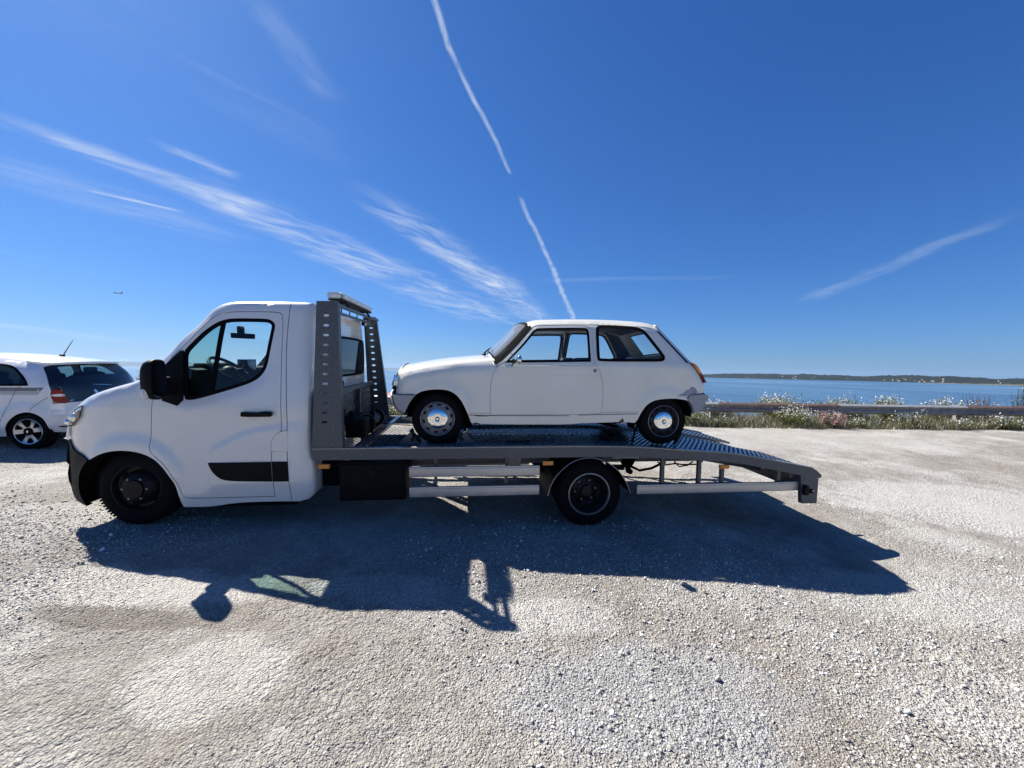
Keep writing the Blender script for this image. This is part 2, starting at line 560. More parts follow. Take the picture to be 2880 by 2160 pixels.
# ------------------------------------------------------------------ outlines in metres (x along, z up) in the frame of the truck or car; a third 1 marks a corner
S_ = {
 'CAB_TOP': [(-5.096, 0.905, 1), (-5.115, 0.883), (-5.114, 0.934), (-5.1, 0.999), (-5.081, 1.064), (-5.049, 1.137), (-4.941, 1.208), (-4.85, 1.263), (-4.721, 1.333), (-4.584, 1.387), (-4.467, 1.423), (-4.334, 1.465), (-4.273, 1.497), (-4.22, 1.544), (-4.086, 1.695), (-3.959, 1.871), (-3.797, 2.038), (-3.721, 2.148), (-3.671, 2.19), (-3.621, 2.218), (-3.542, 2.238), (-3.449, 2.247), (-3.261, 2.254), (-3.029, 2.261), (-2.854, 2.261), (-2.814, 2.254, 1)],
 'CAB_BACK': [(-2.79, 2.216), (-2.778, 1.702), (-2.779, 1.342), (-2.786, 0.98), (-2.775, 0.786), (-2.751, 0.712), (-2.749, 0.554), (-2.754, 0.434), (-2.773, 0.377), (-2.822, 0.335, 1)],
 'CAB_SILL': [(-2.944, 0.346), (-3.348, 0.346), (-3.508, 0.335), (-3.615, 0.315), (-3.747, 0.306), (-3.912, 0.311, 1)],
 'CAB_ARCH': [(-3.933, 0.361), (-3.954, 0.479), (-3.981, 0.579), (-4.028, 0.671), (-4.1, 0.763), (-4.161, 0.805), (-4.234, 0.837), (-4.32, 0.855), (-4.418, 0.859), (-4.506, 0.846), (-4.587, 0.817), (-4.673, 0.769, 1)],
 'BUMP_SEAM': [(-4.673, 0.769, 1), (-4.788, 0.808), (-4.92, 0.848), (-5.057, 0.913, 1)],
 'BUMP_FIX': [(-4.996, 0.92, 1), (-5.029, 0.814), (-5.038, 0.708), (-5, 0.679, 1), (-5.028, 0.594), (-5.023, 0.53), (-5.009, 0.479), (-4.973, 0.399), (-4.913, 0.362), (-4.76, 0.327, 1), (-4.826, 0.423), (-4.836, 0.522), (-4.792, 0.641), (-4.673, 0.769, 1), (-4.788, 0.808), (-4.92, 0.848)],
 'DOOR': [(-4.086, 1.355, 1), (-4.131, 1.307, 1), (-4.14, 1.137), (-4.153, 0.889), (-4.146, 0.854), (-4.123, 0.819), (-4.05, 0.748), (-3.979, 0.642), (-3.922, 0.478), (-3.904, 0.415), (-3.865, 0.397), (-3.606, 0.398), (-3.11, 0.401, 1), (-3.115, 0.592), (-3.123, 0.736), (-3.123, 0.851), (-3.121, 0.93), (-3.093, 0.982), (-3.032, 1.029, 1), (-3.044, 1.557), (-3.051, 1.84), (-3.052, 1.983), (-3.06, 2.112), (-3.085, 2.144), (-3.233, 2.145), (-3.499, 2.138), (-3.602, 2.117), (-3.677, 2.07), (-3.767, 1.976), (-3.924, 1.78), (-4.057, 1.61, 1)],
 'WIN_FIX': [(-3.892, 1.322), (-3.842, 1.308), (-3.764, 1.322), (-3.642, 1.359), (-3.397, 1.441), (-3.304, 1.479), (-3.236, 1.526), (-3.189, 1.594), (-3.167, 1.662), (-3.15, 1.78), (-3.116, 2.001), (-3.121, 2.036), (-3.148, 2.067), (-3.195, 2.083), (-3.332, 2.083), (-3.491, 2.079), (-3.562, 2.068), (-3.627, 2.042), (-3.687, 2.001), (-3.757, 1.937), (-3.842, 1.839), (-3.9, 1.768), (-3.912, 1.7), (-3.905, 1.585)],
 'DIV': [(-3.676, 1.366), (-3.643, 1.383), (-3.564, 2.041), (-3.6, 2.035)],
 'MIRTRI': [(-4.059, 1.609, 1), (-3.924, 1.764, 1), (-3.9, 1.767, 1), (-3.899, 1.585), (-3.885, 1.312, 1), (-3.923, 1.263, 1), (-4.048, 1.309, 1)],
 'MIRROR': [(-3.998, 1.635), (-3.989, 1.659), (-3.963, 1.675), (-3.907, 1.685), (-3.879, 1.682), (-3.866, 1.661), (-3.86, 1.594), (-3.87, 1.338), (-3.909, 1.338), (-3.948, 1.353), (-3.977, 1.402), (-3.996, 1.47), (-4.004, 1.543)],
 'MIRLAMP': [(-3.927, 1.431), (-3.912, 1.455), (-3.885, 1.459), (-3.878, 1.419), (-3.865, 1.358), (-3.883, 1.351), (-3.919, 1.367), (-3.93, 1.395)],
 'BLACKSTRIP': [(-3.669, 0.734, 1), (-3.125, 0.736, 1), (-3.119, 0.55, 1), (-3.466, 0.56), (-3.557, 0.578), (-3.614, 0.626), (-3.651, 0.687)],
 'BLACKSTRIP2': [(-3.112, 0.738, 1), (-2.981, 0.737, 1), (-2.972, 0.549, 1), (-3.109, 0.55, 1)],
 'FLAP': [(-2.976, 1.033, 1), (-2.979, 0.835, 1), (-3.121, 0.834, 1), (-3.121, 0.923), (-3.093, 0.982), (-3.033, 1.025)],
 'SEAMREAR': [(-2.994, 2.253), (-3.009, 1.841), (-2.989, 1.417), (-2.976, 1.033), (-2.979, 0.835), (-2.972, 0.549), (-2.955, 0.351)],
 'HANDLE': [(-3.363, 1.209), (-3.35, 1.212), (-3.306, 1.206), (-3.194, 1.206), (-3.181, 1.215), (-3.112, 1.213), (-3.1, 1.203), (-3.1, 1.173), (-3.113, 1.166), (-3.357, 1.166), (-3.364, 1.176)],
 'HEADLAMP': [(-4.739, 1.253, 1), (-4.753, 1.196), (-4.765, 1.157), (-4.831, 1.097), (-4.892, 1.063), (-5.006, 1.046, 1), (-4.978, 1.09), (-4.933, 1.143), (-4.877, 1.195), (-4.819, 1.227)],
 'R5_REARLOW': [(1.131, 1.31, 1), (1.147, 1.348), (1.17, 1.37), (1.378, 1.376, 1)],
 'R5_FARCH': [(-1.826, 1.355, 1), (-1.78, 1.387), (-1.707, 1.408), (-1.607, 1.417), (-1.515, 1.413), (-1.451, 1.391), (-1.395, 1.349), (-1.349, 1.287), (-1.312, 1.212), (-1.283, 1.144), (-1.256, 1.069, 1)],
 'R5_SILL': [(-1.256, 1.069, 1), (-1.24, 1.059), (-0.849, 1.051), (-0.215, 1.049), (-0.114, 1.062), (0.185, 1.07), (0.376, 1.077), (0.52, 1.066, 1)],
 'R5_SILLTOP': [(-1.279, 1.153), (-1.05, 1.145), (-0.221, 1.145), (-0.121, 1.152), (0.127, 1.159), (0.545, 1.167)],
 'R5_RARCH': [(0.52, 1.066, 1), (0.547, 1.097), (0.567, 1.157), (0.597, 1.217), (0.64, 1.272), (0.706, 1.311), (0.789, 1.328), (0.907, 1.336), (1.018, 1.332), (1.093, 1.316, 1)],
 'R5_FRONTLIP': [(-2.023, 1.431), (-2.025, 1.394), (-2.018, 1.361, 1), (-1.945, 1.353), (-1.826, 1.355, 1)],
 'R5_DOOR_FIX': [(-0.969, 1.68, 1), (-1.011, 1.63), (-1.038, 1.57), (-1.055, 1.476), (-1.064, 1.373), (-1.059, 1.261), (-1.052, 1.156, 1), (-0.662, 1.157), (-0.222, 1.16), (-0.122, 1.163), (0.126, 1.172, 1), (0.139, 1.265), (0.144, 1.401), (0.133, 1.507), (0.11, 1.593), (0.078, 1.66), (0.054, 1.695, 1), (0.033, 1.714, 1), (0.04, 1.89), (0.046, 2.039), (0.042, 2.084), (0.022, 2.109), (-0.01, 2.117), (-0.26, 2.113), (-0.45, 2.106), (-0.545, 2.09), (-0.611, 2.038), (-0.762, 1.885)],
 'R5_DWIN': [(-0.918, 1.699, 1), (-0.821, 1.796), (-0.703, 1.918), (-0.611, 2.032), (-0.57, 2.068), (-0.52, 2.078), (-0.207, 2.09), (-0.104, 2.092), (-0.028, 2.092), (0.004, 2.078), (0.014, 2.038), (0.01, 1.889), (0.005, 1.723, 1), (-0.427, 1.711)],
 'R5_QWIN': [(0.092, 2.06), (0.1, 2.101), (0.133, 2.125), (0.205, 2.13), (0.412, 2.127), (0.567, 2.121), (0.627, 2.099), (0.673, 2.054), (0.759, 1.93), (0.837, 1.815), (0.848, 1.778), (0.829, 1.75), (0.792, 1.737), (0.564, 1.733), (0.101, 1.727), (0.074, 1.75), (0.081, 1.891)],
 'R5_HATCHGLASS': [(0.794, 2.088, 1), (0.829, 2.089, 1), (1.138, 1.741, 1), (1.101, 1.74, 1)],
 'R5_TAIL': [(1.174, 1.731, 1), (1.204, 1.729), (1.261, 1.673), (1.324, 1.592), (1.377, 1.511, 1), (1.342, 1.502, 1), (1.292, 1.582), (1.229, 1.662)],
 'R5_FBUMP': [(-2.014, 1.359, 1), (-2.05, 1.359, 1), (-2.046, 1.326), (-2.023, 1.262), (-2.006, 1.225), (-1.983, 1.202), (-1.932, 1.174, 1), (-1.893, 1.258), (-1.862, 1.309), (-1.824, 1.354, 1), (-1.943, 1.353)],
 'R5_RBUMP': [(1.122, 1.325, 1), (1.139, 1.355), (1.159, 1.371, 1), (1.336, 1.382, 1), (1.375, 1.364, 1), (1.373, 1.331), (1.366, 1.313), (1.342, 1.295), (1.341, 1.275), (1.332, 1.25), (1.249, 1.178), (1.207, 1.173, 1), (1.187, 1.249), (1.158, 1.29)],
 'R5_MIRROR': [(-0.818, 1.731), (-0.805, 1.768), (-0.773, 1.782), (-0.75, 1.769), (-0.745, 1.714), (-0.758, 1.687), (-0.808, 1.681)],
 'R5_MIRBASE': [(-0.919, 1.674), (-0.863, 1.673), (-0.821, 1.664), (-0.82, 1.652), (-0.862, 1.647), (-0.914, 1.655)],
 'TW_ARCH': [(-0.336, 0.191, 1), (-0.314, 0.287), (-0.268, 0.386), (-0.209, 0.459), (-0.131, 0.514), (-0.034, 0.544), (0.051, 0.538), (0.134, 0.502), (0.196, 0.447), (0.252, 0.36), (0.283, 0.297), (0.312, 0.256, 1)],
}
# ------------------------------------------------------------------ frames of the vehicles (the lot slopes, so both sit a little tilted)
W_ = unit([-.110, -.0665, 1]); L_ = np.array([1, .0095, 0.]); L_[2] = -(W_[0]*L_[0]+W_[1]*L_[1])/W_[2]; L_ = unit(L_)
N_ = unit(np.cross(L_, W_)); N_ = N_ if N_[1] < 0 else -N_
TL, TW, TN = ROT @ L_, ROT @ W_, ROT @ N_
TRUCK_O = ROT @ np.array([.83, 1.497, 3.99]) + [0, 0, HC]
TRUCK = Frame((TL, TW, TN), TRUCK_O)                          # x: towards the tail, y: away from the camera, z: up
CAR_O = np.array([-7.424, 5.913, .2687])
CARF = Frame((TL, TW, TN), CAR_O)

# ------------------------------------------------------------------ ground
GA = ROT @ np.array([-.0476, 1, .0613])
PARK_RISE = 0.0
def smoothstep(t):
    t = np.clip(t, 0, 1)
    return t*t*(3-2*t)
def g_plane(x, y):
    return HC + (1.702 - GA[0]*x - GA[1]*y)/GA[2]
def g_base(x, y):
    x, y = np.asarray(x, float), np.asarray(y, float)
    xs, ys = np.clip(x, -12, 9), np.clip(y, -6, 20)
    near = g_plane(xs, ys)
    far = np.interp(x, [-40, -20, -8, -3.66, 5.85, 15, 40], [.6, .55, .40, .20, .06, .11, .2])
    w = smoothstep((y-5.5)/5.5)
    z = near*(1-w)+far*w
    z = z + PARK_RISE*np.exp(-((x+7.4)**2+(y-6.2)**2)/7.0)
    z = z - .06*smoothstep((x-1.6)/1.5)*smoothstep((7-y)/2)
    drop = smoothstep((y-14.2)/60)*27 + np.clip(y-14.2, 0, 3)*.18
    return z - drop

PARK_RISE = float(CAR_O[2]-g_base(CAR_O[0], CAR_O[1]))/math.exp(-.0823/7.0)

class Fbm:                                                     # cheap value noise on a lattice
    def __init__(self, seed):
        self.t = np.random.default_rng(seed).random((256, 256))
    def one(self, x, y):
        xi, yi = np.floor(x).astype(int), np.floor(y).astype(int)
        fx, fy = x-xi, y-yi
        fx, fy = fx*fx*(3-2*fx), fy*fy*(3-2*fy)
        t = self.t; a = lambda i, j: t[(xi+i) % 256, (yi+j) % 256]
        return (a(0, 0)*(1-fx)+a(1, 0)*fx)*(1-fy)+(a(0, 1)*(1-fx)+a(1, 1)*fx)*fy - .5
    def __call__(self, x, y, f, o=3):
        r = 0; am = 1
        for k in range(o):
            r = r+am*self.one(x*f+17.3*k, y*f-9.1*k); f *= 2.07; am *= .5
        return r
FB = [Fbm(s) for s in range(6)]
def near_tyres(x, y):
    return 0
def g_height(x, y):
    fade = 1/(1+np.maximum(y-3, 0)*.05)
    h = .030*FB[0](x, y, .55, 3) + .012*FB[1](x, y, 3.0, 3) + .010*FB[2](x, y, 14, 3)*fade
    rut = np.abs(FB[3](x*.5+y*1.1, y*.35-x*.2, .8, 2))
    h = h - .022*np.exp(-(rut/.05)**2)*smoothstep((-x+.3)/1.2)*smoothstep((4-y)/1.5)
    return g_base(x, y)+h

# centre, half sizes, colour, strength of the worn patches
PATCHES = [(.80, 1.95, .85, .40, (.34, .345, .35), .85), (-2.6, 2.65, 1.0, .24, (.53, .51, .48), .8), (-1.55, 1.95, .42, .30, (.50, .485, .455), .7), (3.2, 3.05, .95, .42, (.47, .465, .44), .7),
           (6.6, 5.4, 2.2, 1.1, (.52, .51, .49), .75), (-2.35, 2.32, .55, .10, (.20, .18, .155), .75), (-.9, 2.75, .5, .20, (.50, .49, .46), .6), (5.5, 9.6, 6.5, 1.6, (.48, .47, .445), .5), (-4.6, 3.4, 1.0, .6, (.50, .485, .46), .7), (.25, 2.55, .5, .22, (.52, .51, .49), .6)]
def ground_material():
    m = bpy.data.materials.new('gravel_ground'); m.use_nodes = True
    nt = m.node_tree; N, L = nt.nodes, nt.links
    b = N['Principled BSDF']; b.inputs['Roughness'].default_value = .95; b.inputs['Specular IOR Level'].default_value = .15
    tc = N.new('ShaderNodeTexCoord')
    def noise(scale, detail=6, rough=.6, dist=0.0):
        n = N.new('ShaderNodeTexNoise'); n.inputs['Scale'].default_value = scale; n.inputs['Detail'].default_value = detail
        n.inputs['Roughness'].default_value = rough; n.inputs['Distortion'].default_value = dist
        L.new(tc.outputs['Object'], n.inputs['Vector']); return n.outputs[0]
    def ramp(v, stops):
        r = N.new('ShaderNodeValToRGB')
        while len(r.color_ramp.elements) < len(stops): r.color_ramp.elements.new(.5)
        for e, (p, c) in zip(r.color_ramp.elements, stops): e.position = p; e.color = (*c, 1)
        L.new(v, r.inputs[0]); return r.outputs[0]
    def mix(f, a, b_, mode='MIX'):
        n = N.new('ShaderNodeMixRGB'); n.blend_type = mode
        if isinstance(f, float): n.inputs[0].default_value = f
        else: L.new(f, n.inputs[0])
        L.new(a, n.inputs[1]); L.new(b_, n.inputs[2]); return n.outputs[0]
    def math_(op, a, b_=None, c_=None):
        n = N.new('ShaderNodeMath'); n.operation = op
        for i, v in enumerate((a, b_, c_)):
            if v is None: continue
            if isinstance(v, (int, float)): n.inputs[i].default_value = v
            else: L.new(v, n.inputs[i])
        return n.outputs[0]
    def cells(scale, rnd=1.0):
        v = N.new('ShaderNodeTexVoronoi'); v.inputs['Scale'].default_value = scale; v.inputs['Randomness'].default_value = rnd
        L.new(tc.outputs['Object'], v.inputs['Vector']); return v
    big = ramp(noise(.75, 7, .66, .5), [(.30, (.205, .18, .15)), (.42, (.27, .245, .215)), (.53, (.35, .335, .31)), (.63, (.52, .51, .485))])
    med = ramp(noise(3.2, 7, .7, .4), [(.30, (.23, .205, .18)), (.50, (.35, .33, .30)), (.70, (.51, .495, .47))])
    base = mix(.38, big, med)
    # worn and dusty patches with outlines of their own
    sep = N.new('ShaderNodeSeparateXYZ'); L.new(tc.outputs['Object'], sep.inputs[0])
    edge = noise(2.4, 6, .65)
    for cx_, cy_, rx, ry, col, gain in PATCHES:
        dx = math_('DIVIDE', math_('SUBTRACT', sep.outputs[0], cx_), rx); dy = math_('DIVIDE', math_('SUBTRACT', sep.outputs[1], cy_), ry)
        d2 = math_('ADD', math_('MULTIPLY', dx, dx), math_('MULTIPLY', dy, dy))
        e = math_('MULTIPLY_ADD', edge, 2.6, math_('SUBTRACT', d2, 1.3))
        mr = N.new('ShaderNodeMapRange'); mr.interpolation_type = 'SMOOTHSTEP'; L.new(e, mr.inputs[0])
        mr.inputs[1].default_value, mr.inputs[2].default_value, mr.inputs[3].default_value, mr.inputs[4].default_value = .55, 1.15, gain, 0
        cn = N.new('ShaderNodeRGB'); cn.outputs[0].default_value = (*col, 1)
        base = mix(mr.outputs[0], base, cn.outputs[0])
    v1, v2, v3 = cells(150), cells(75), cells(34)
    peb = ramp(v1.outputs['Color'], [(.10, (.62, .61, .60)), (.5, (.98, .97, .95)), (.9, (1.30, 1.28, 1.24))])
    base = mix(.70, base, peb, 'MULTIPLY')
    peb2 = ramp(v2.outputs['Color'], [(.10, (.70, .69, .67)), (.5, (1, 1, .99)), (.9, (1.25, 1.24, 1.21))])
    base = mix(.60, base, peb2, 'MULTIPLY')
    grit = ramp(noise(300, 4, .7), [(.3, (.70, .70, .70)), (.7, (1.25, 1.25, 1.25))])
    base = mix(.6, base, grit, 'MULTIPLY')
    L.new(base, b.inputs['Base Color'])
    # packed pebbles: domes of three sizes, the coarse ones only here and there
    here = ramp(noise(1.3, 5, .6), [(.42, (.12, .12, .12)), (.62, (1, 1, 1))])
    h3 = math_('MULTIPLY', math_('SUBTRACT', .55, v3.outputs['Distance']), here)
    h = math_('ADD', math_('MULTIPLY', h3, 1.7), math_('ADD', math_('MULTIPLY', math_('SUBTRACT', .5, v2.outputs['Distance']), .9), math_('MULTIPLY', math_('SUBTRACT', .5, v1.outputs['Distance']), .5)))
    h = math_('MULTIPLY_ADD', noise(420, 3, .6), .25, h)
    bp = N.new('ShaderNodeBump'); bp.inputs['Strength'].default_value = 1.0; bp.inputs['Distance'].default_value = .016
    L.new(h, bp.inputs['Height']); L.new(bp.outputs[0], b.inputs['Normal'])
    return m
MT['ground'] = ground_material()

def build_ground():
    me = bpy.data.meshes.new('gravel_lot')
    # fine fan in front of the eye, spacing growing with distance, and a coarse sheet under and around it
    ys = np.exp(np.linspace(math.log(1.05), math.log(16.0), 470))
    us = np.concatenate([np.linspace(-9, -2.0, 60), np.linspace(-1.9, 1.9, 600), np.linspace(2.0, 9, 60)])
    U, Y = np.meshgrid(us, ys); X = U*Y
    Z = g_height(X, Y)
    fine = np.stack([X, Y, Z], -1).reshape(-1, 3)
    n, k = len(us), len(ys)
    ii, jj = np.meshgrid(np.arange(n-1), np.arange(k-1))
    a = (jj*n+ii).ravel()
    q1 = np.stack([a, a+1, a+n+1, a+n], 1)
    xs = np.concatenate([np.linspace(-60, -16, 12), np.linspace(-14, 20, 40), np.linspace(24, 70, 12)])
    y2 = np.concatenate([np.linspace(-25, 0, 8), np.linspace(1, 18, 24), np.linspace(20, 85, 24)])
    X2, Y2 = np.meshgrid(xs, y2); Z2 = g_base(X2, Y2)-.05-.04*(np.abs(X2/np.maximum(Y2, .5)) < 9)
    coarse = np.stack([X2, Y2, Z2], -1).reshape(-1, 3)
    n2, k2 = len(xs), len(y2)
    ii, jj = np.meshgrid(np.arange(n2-1), np.arange(k2-1))
    a = (jj*n2+ii).ravel()+len(fine)
    q2 = np.stack([a, a+1, a+n2+1, a+n2], 1)
    V = np.concatenate([fine, coarse]); Q = np.concatenate([q1, q2])
    me.vertices.add(len(V)); me.vertices.foreach_set('co', V.ravel())
    me.loops.add(Q.size); me.loops.foreach_set('vertex_index', Q.ravel().astype(np.int32))
    me.polygons.add(len(Q)); me.polygons.foreach_set('loop_start', (np.arange(len(Q))*4).astype(np.int32))
    me.update(calc_edges=True)
    me.polygons.foreach_set('use_smooth', np.ones(len(Q), bool))
    me.materials.append(MT['ground'])
    o = bpy.data.objects.new('gravel_lot', me); COL.objects.link(o)
    tag(o, 'pale gravel parking lot with dusty tyre-worn patches', None, None, 'structure')
build_ground()

# loose stones lying on the lot
def stone_mesh(i):
    bm = bmesh.new()
    r = random.Random(i)
    sx, sy, sz = r.uniform(.85, 1.25), r.uniform(.6, .95), r.uniform(.42, .72)
    for k in range(10):
        v = Vector((r.gauss(0, 1), r.gauss(0, 1), r.gauss(0, 1))).normalized()*r.uniform(.46, .56)
        bm.verts.new((v.x*sx, v.y*sy, v.z*sz))
    h = bmesh.ops.convex_hull(bm, input=bm.verts[:])
    bmesh.ops.delete(bm, geom=[g for g in h['geom_interior'] if isinstance(g, bmesh.types.BMVert)], context='VERTS')
    me = bpy.data.meshes.new('stone'); bm.to_mesh(me); bm.free()
    return me

def stone_material():
    m = bpy.data.materials.new('stone'); m.use_nodes = True
    nt = m.node_tree; N, L = nt.nodes, nt.links
    b = N['Principled BSDF']; b.inputs['Roughness'].default_value = .9; b.inputs['Specular IOR Level'].default_value = .2
    at = N.new('ShaderNodeAttribute'); at.attribute_type = 'GEOMETRY'; at.attribute_name = 'shade'
    rp = N.new('ShaderNodeValToRGB')
    for p, c in ((0, (.12, .11, .10)), (.25, (.23, .21, .185)), (.6, (.31, .29, .262)), (1, (.42, .405, .375))):
        e = rp.color_ramp.elements.new(p) if p not in (0, 1) else rp.color_ramp.elements[int(p)]
        e.color = (*c, 1)
    L.new(at.outputs['Fac'], rp.inputs[0])
    tc = N.new('ShaderNodeTexCoord'); nz = N.new('ShaderNodeTexNoise'); nz.inputs['Scale'].default_value = 130; nz.inputs['Detail'].default_value = 4
    L.new(tc.outputs['Object'], nz.inputs['Vector'])
    mr = N.new('ShaderNodeMapRange'); L.new(nz.outputs[0], mr.inputs[0]); mr.inputs[3].default_value, mr.inputs[4].default_value = .75, 1.25
    mx = N.new('ShaderNodeMixRGB'); mx.blend_type = 'MULTIPLY'; mx.inputs[0].default_value = 1
    L.new(rp.outputs[0], mx.inputs[1]); L.new(mr.outputs[0], mx.inputs[2]); L.new(mx.outputs[0], b.inputs['Base Color'])
    return m
MT['stone'] = stone_material()

def scatter_stones():
    protos = []
    for i in range(10):
        me = stone_mesh(i)
        v = np.array([p.co[:] for p in me.vertices]); f = np.array([p.vertices[:] for p in me.polygons])
        protos.append((v, f)); bpy.data.meshes.remove(me)
    pts = []
    def field(n, y0, y1, s0, s1, pw, thr, lift=.15):
        # even over the ground inside the view fan
        y = np.sqrt(rng.uniform(y0*y0, y1*y1, n)); u = rng.uniform(-1.55, 1.55, n); x = u*y
        d = FB[4](x, y, .55, 3)+.35*FB[5](x, y, 2.6, 2)+.045*np.clip(x, -3, 2.0)-.05*np.clip(y-3, -1, 2)
        for cx_, cy_, rx, ry, col, gain in PATCHES: d = d-.16*np.exp(-(((x-cx_)/rx)**2+((y-cy_)/ry)**2))
        d = d+.16*np.exp(-(((x-.1)/.75)**2+((y-2.05)/.45)**2))
        k = (d + rng.uniform(-.16, .16, n)) > thr
        x, y = x[k], y[k]
        s = s0+(s1-s0)*rng.random(len(x))**pw
        pts.append(np.stack([x, y, s, np.full(len(x), lift)], 1))
    field(60000, 1.15, 3.8, .005, .013, 1.5, -.34)
    field(30000, 1.15, 3.4, .006, .016, 1.7, -.05)
    field(14000, 1.15, 3.6, .010, .026, 2.4, .06)
    field(5200, 1.15, 4.2, .016, .038, 3.0, .13)
    field(16000, 3.2, 6.2, .008, .024, 2.2, .0)
    field(8000, 5.5, 11.5, .009, .022, 2.4, -.05)
    field(300, 1.2, 5.0, .030, .048, 2.5, .10, .3)
    P = np.concatenate(pts)
    x, y, s, lift = P.T
    n = len(P)
    z = g_height(x, y)+s*lift*.9
    # random rotations
    q = rng.normal(size=(n, 4)); q[:, 1:3] *= .35; q /= np.linalg.norm(q, axis=1)[:, None]
    w, a, b, c = q.T
    Rm = np.stack([1-2*(b*b+c*c), 2*(a*b-w*c), 2*(a*c+w*b), 2*(a*b+w*c), 1-2*(a*a+c*c), 2*(b*c-w*a), 2*(a*c-w*b), 2*(b*c+w*a), 1-2*(a*a+b*b)], 1).reshape(n, 3, 3)
    shade = np.clip(rng.beta(2.2, 2.0, n), 0, 1)
    dark = rng.random(n) < .05; shade[dark] *= .2
    which = rng.integers(0, len(protos), n)
    Vs, Fs, Sh = [], [], []
    off = 0
    for k, (pv, pf) in enumerate(protos):
        i = np.where(which == k)[0]
        vv = np.einsum('nij,vj->nvi', Rm[i], pv)*s[i][:, None, None]+np.stack([x[i], y[i], z[i]], 1)[:, None, :]
        ff = pf[None]+(np.arange(len(i))*len(pv))[:, None, None]+off
        Vs.append(vv.reshape(-1, 3)); Fs.append(ff.reshape(-1, 3)); Sh.append(np.repeat(shade[i], len(pv)))
        off += len(i)*len(pv)
    V, Fc, S = np.concatenate(Vs), np.concatenate(Fs), np.concatenate(Sh)
    me = bpy.data.meshes.new('gravel_stones')
    me.vertices.add(len(V)); me.vertices.foreach_set('co', V.ravel())
    me.loops.add(Fc.size); me.loops.foreach_set('vertex_index', Fc.ravel().astype(np.int32))
    me.polygons.add(len(Fc)); me.polygons.foreach_set('loop_start', (np.arange(len(Fc))*3).astype(np.int32))
    me.update(calc_edges=True)
    at = me.attributes.new('shade', 'FLOAT', 'POINT'); at.data.foreach_set('value', S.astype(np.float32))
    me.materials.append(MT['stone'])
    o = bpy.data.objects.new('gravel_stones', me); COL.objects.link(o)
    tag(o, 'loose pale limestone gravel strewn over the parking lot', None, None, 'stuff')
    return n
scatter_stones()

# ------------------------------------------------------------------ sea and far shores
SEA_Z = -23.4
def sea_material():
    m = bpy.data.materials.new('sea_water'); m.use_nodes = True
    nt = m.node_tree; N, L = nt.nodes, nt.links
    b = N['Principled BSDF']
    b.inputs['Roughness'].default_value = .16; b.inputs['IOR'].default_value = 1.33
    tc = N.new('ShaderNodeTexCoord')
    mp = N.new('ShaderNodeMapping'); mp.inputs['Scale'].default_value = (1, .35, 1); mp.inputs['Rotation'].default_value = (0, 0, .5)
    L.new(tc.outputs['Object'], mp.inputs['Vector'])
    big = N.new('ShaderNodeTexNoise'); big.inputs['Scale'].default_value = .0022; big.inputs['Detail'].default_value = 5; big.inputs['Distortion'].default_value = 1.2
    L.new(mp.outputs[0], big.inputs['Vector'])
    rp = N.new('ShaderNodeValToRGB')
    rp.color_ramp.elements[0].position, rp.color_ramp.elements[1].position = .38, .62
    rp.color_ramp.elements[0].color, rp.color_ramp.elements[1].color = (.04, .085, .14, 1), (.085, .145, .20, 1)
    L.new(big.outputs[0], rp.inputs[0]); L.new(rp.outputs[0], b.inputs['Base Color'])
    mr = N.new('ShaderNodeMapRange'); L.new(big.outputs[0], mr.inputs[0]); mr.inputs[1].default_value, mr.inputs[2].default_value = .38, .62
    mr.inputs[3].default_value, mr.inputs[4].default_value = .28, .14
    L.new(mr.outputs[0], b.inputs['Roughness'])
    wv = N.new('ShaderNodeTexNoise'); wv.inputs['Scale'].default_value = .45; wv.inputs['Detail'].default_value = 5
    L.new(tc.outputs['Object'], wv.inputs['Vector'])
    bp = N.new('ShaderNodeBump'); bp.inputs['Strength'].default_value = .22; bp.inputs['Distance'].default_value = 1.0
    L.new(wv.outputs[0], bp.inputs['Height']); L.new(bp.outputs[0], b.inputs['Normal'])
    return m
MT['sea'] = sea_material()
mb = MB()
gx, gy = np.linspace(-24000, 16000, 41), np.concatenate([[30], np.linspace(400, 22000, 24)])
X, Y = np.meshgrid(gx, gy)
V = np.stack([X, Y, np.full_like(X, SEA_Z)], -1).reshape(-1, 3)
mb.add(V, [(j*41+i, j*41+i+1, (j+1)*41+i+1, (j+1)*41+i) for j in range(len(gy)-1) for i in range(40)])
o = solo('sea', mb, 'sea', 'calm blue sea bay beyond the guardrail', None, kind='structure', fix=False)

def hill_material(name, a, b_, c_, scale):
    m = bpy.data.materials.new(name); m.use_nodes = True
    nt = m.node_tree; N, L = nt.nodes, nt.links
    b = N['Principled BSDF']; b.inputs['Roughness'].default_value = .95; b.inputs['Specular IOR Level'].default_value = .1
    tc = N.new('ShaderNodeTexCoord')
    nz = N.new('ShaderNodeTexNoise'); nz.inputs['Scale'].default_value = scale; nz.inputs['Detail'].default_value = 8; nz.inputs['Roughness'].default_value = .7
    L.new(tc.outputs['Object'], nz.inputs['Vector'])
    rp = N.new('ShaderNodeValToRGB'); rp.color_ramp.elements.new(.58)
    for e, (p, c) in zip(rp.color_ramp.elements, ((.35, a), (.56, b_), (.75, c_))): e.position = p; e.color = (*c, 1)
    L.new(nz.outputs[0], rp.inputs[0]); L.new(rp.outputs[0], b.inputs['Base Color'])
    return m
MT['wooded'] = hill_material('wooded_hill', (.006, .010, .008), (.012, .017, .012), (.030, .030, .022), .02)
MT['far_land'] = hill_material('far_land', (.05, .06, .045), (.09, .095, .07), (.16, .15, .12), .002)
MT['marsh'] = hill_material('marsh_reeds', (.06, .055, .03), (.11, .10, .055), (.20, .16, .10), .05)

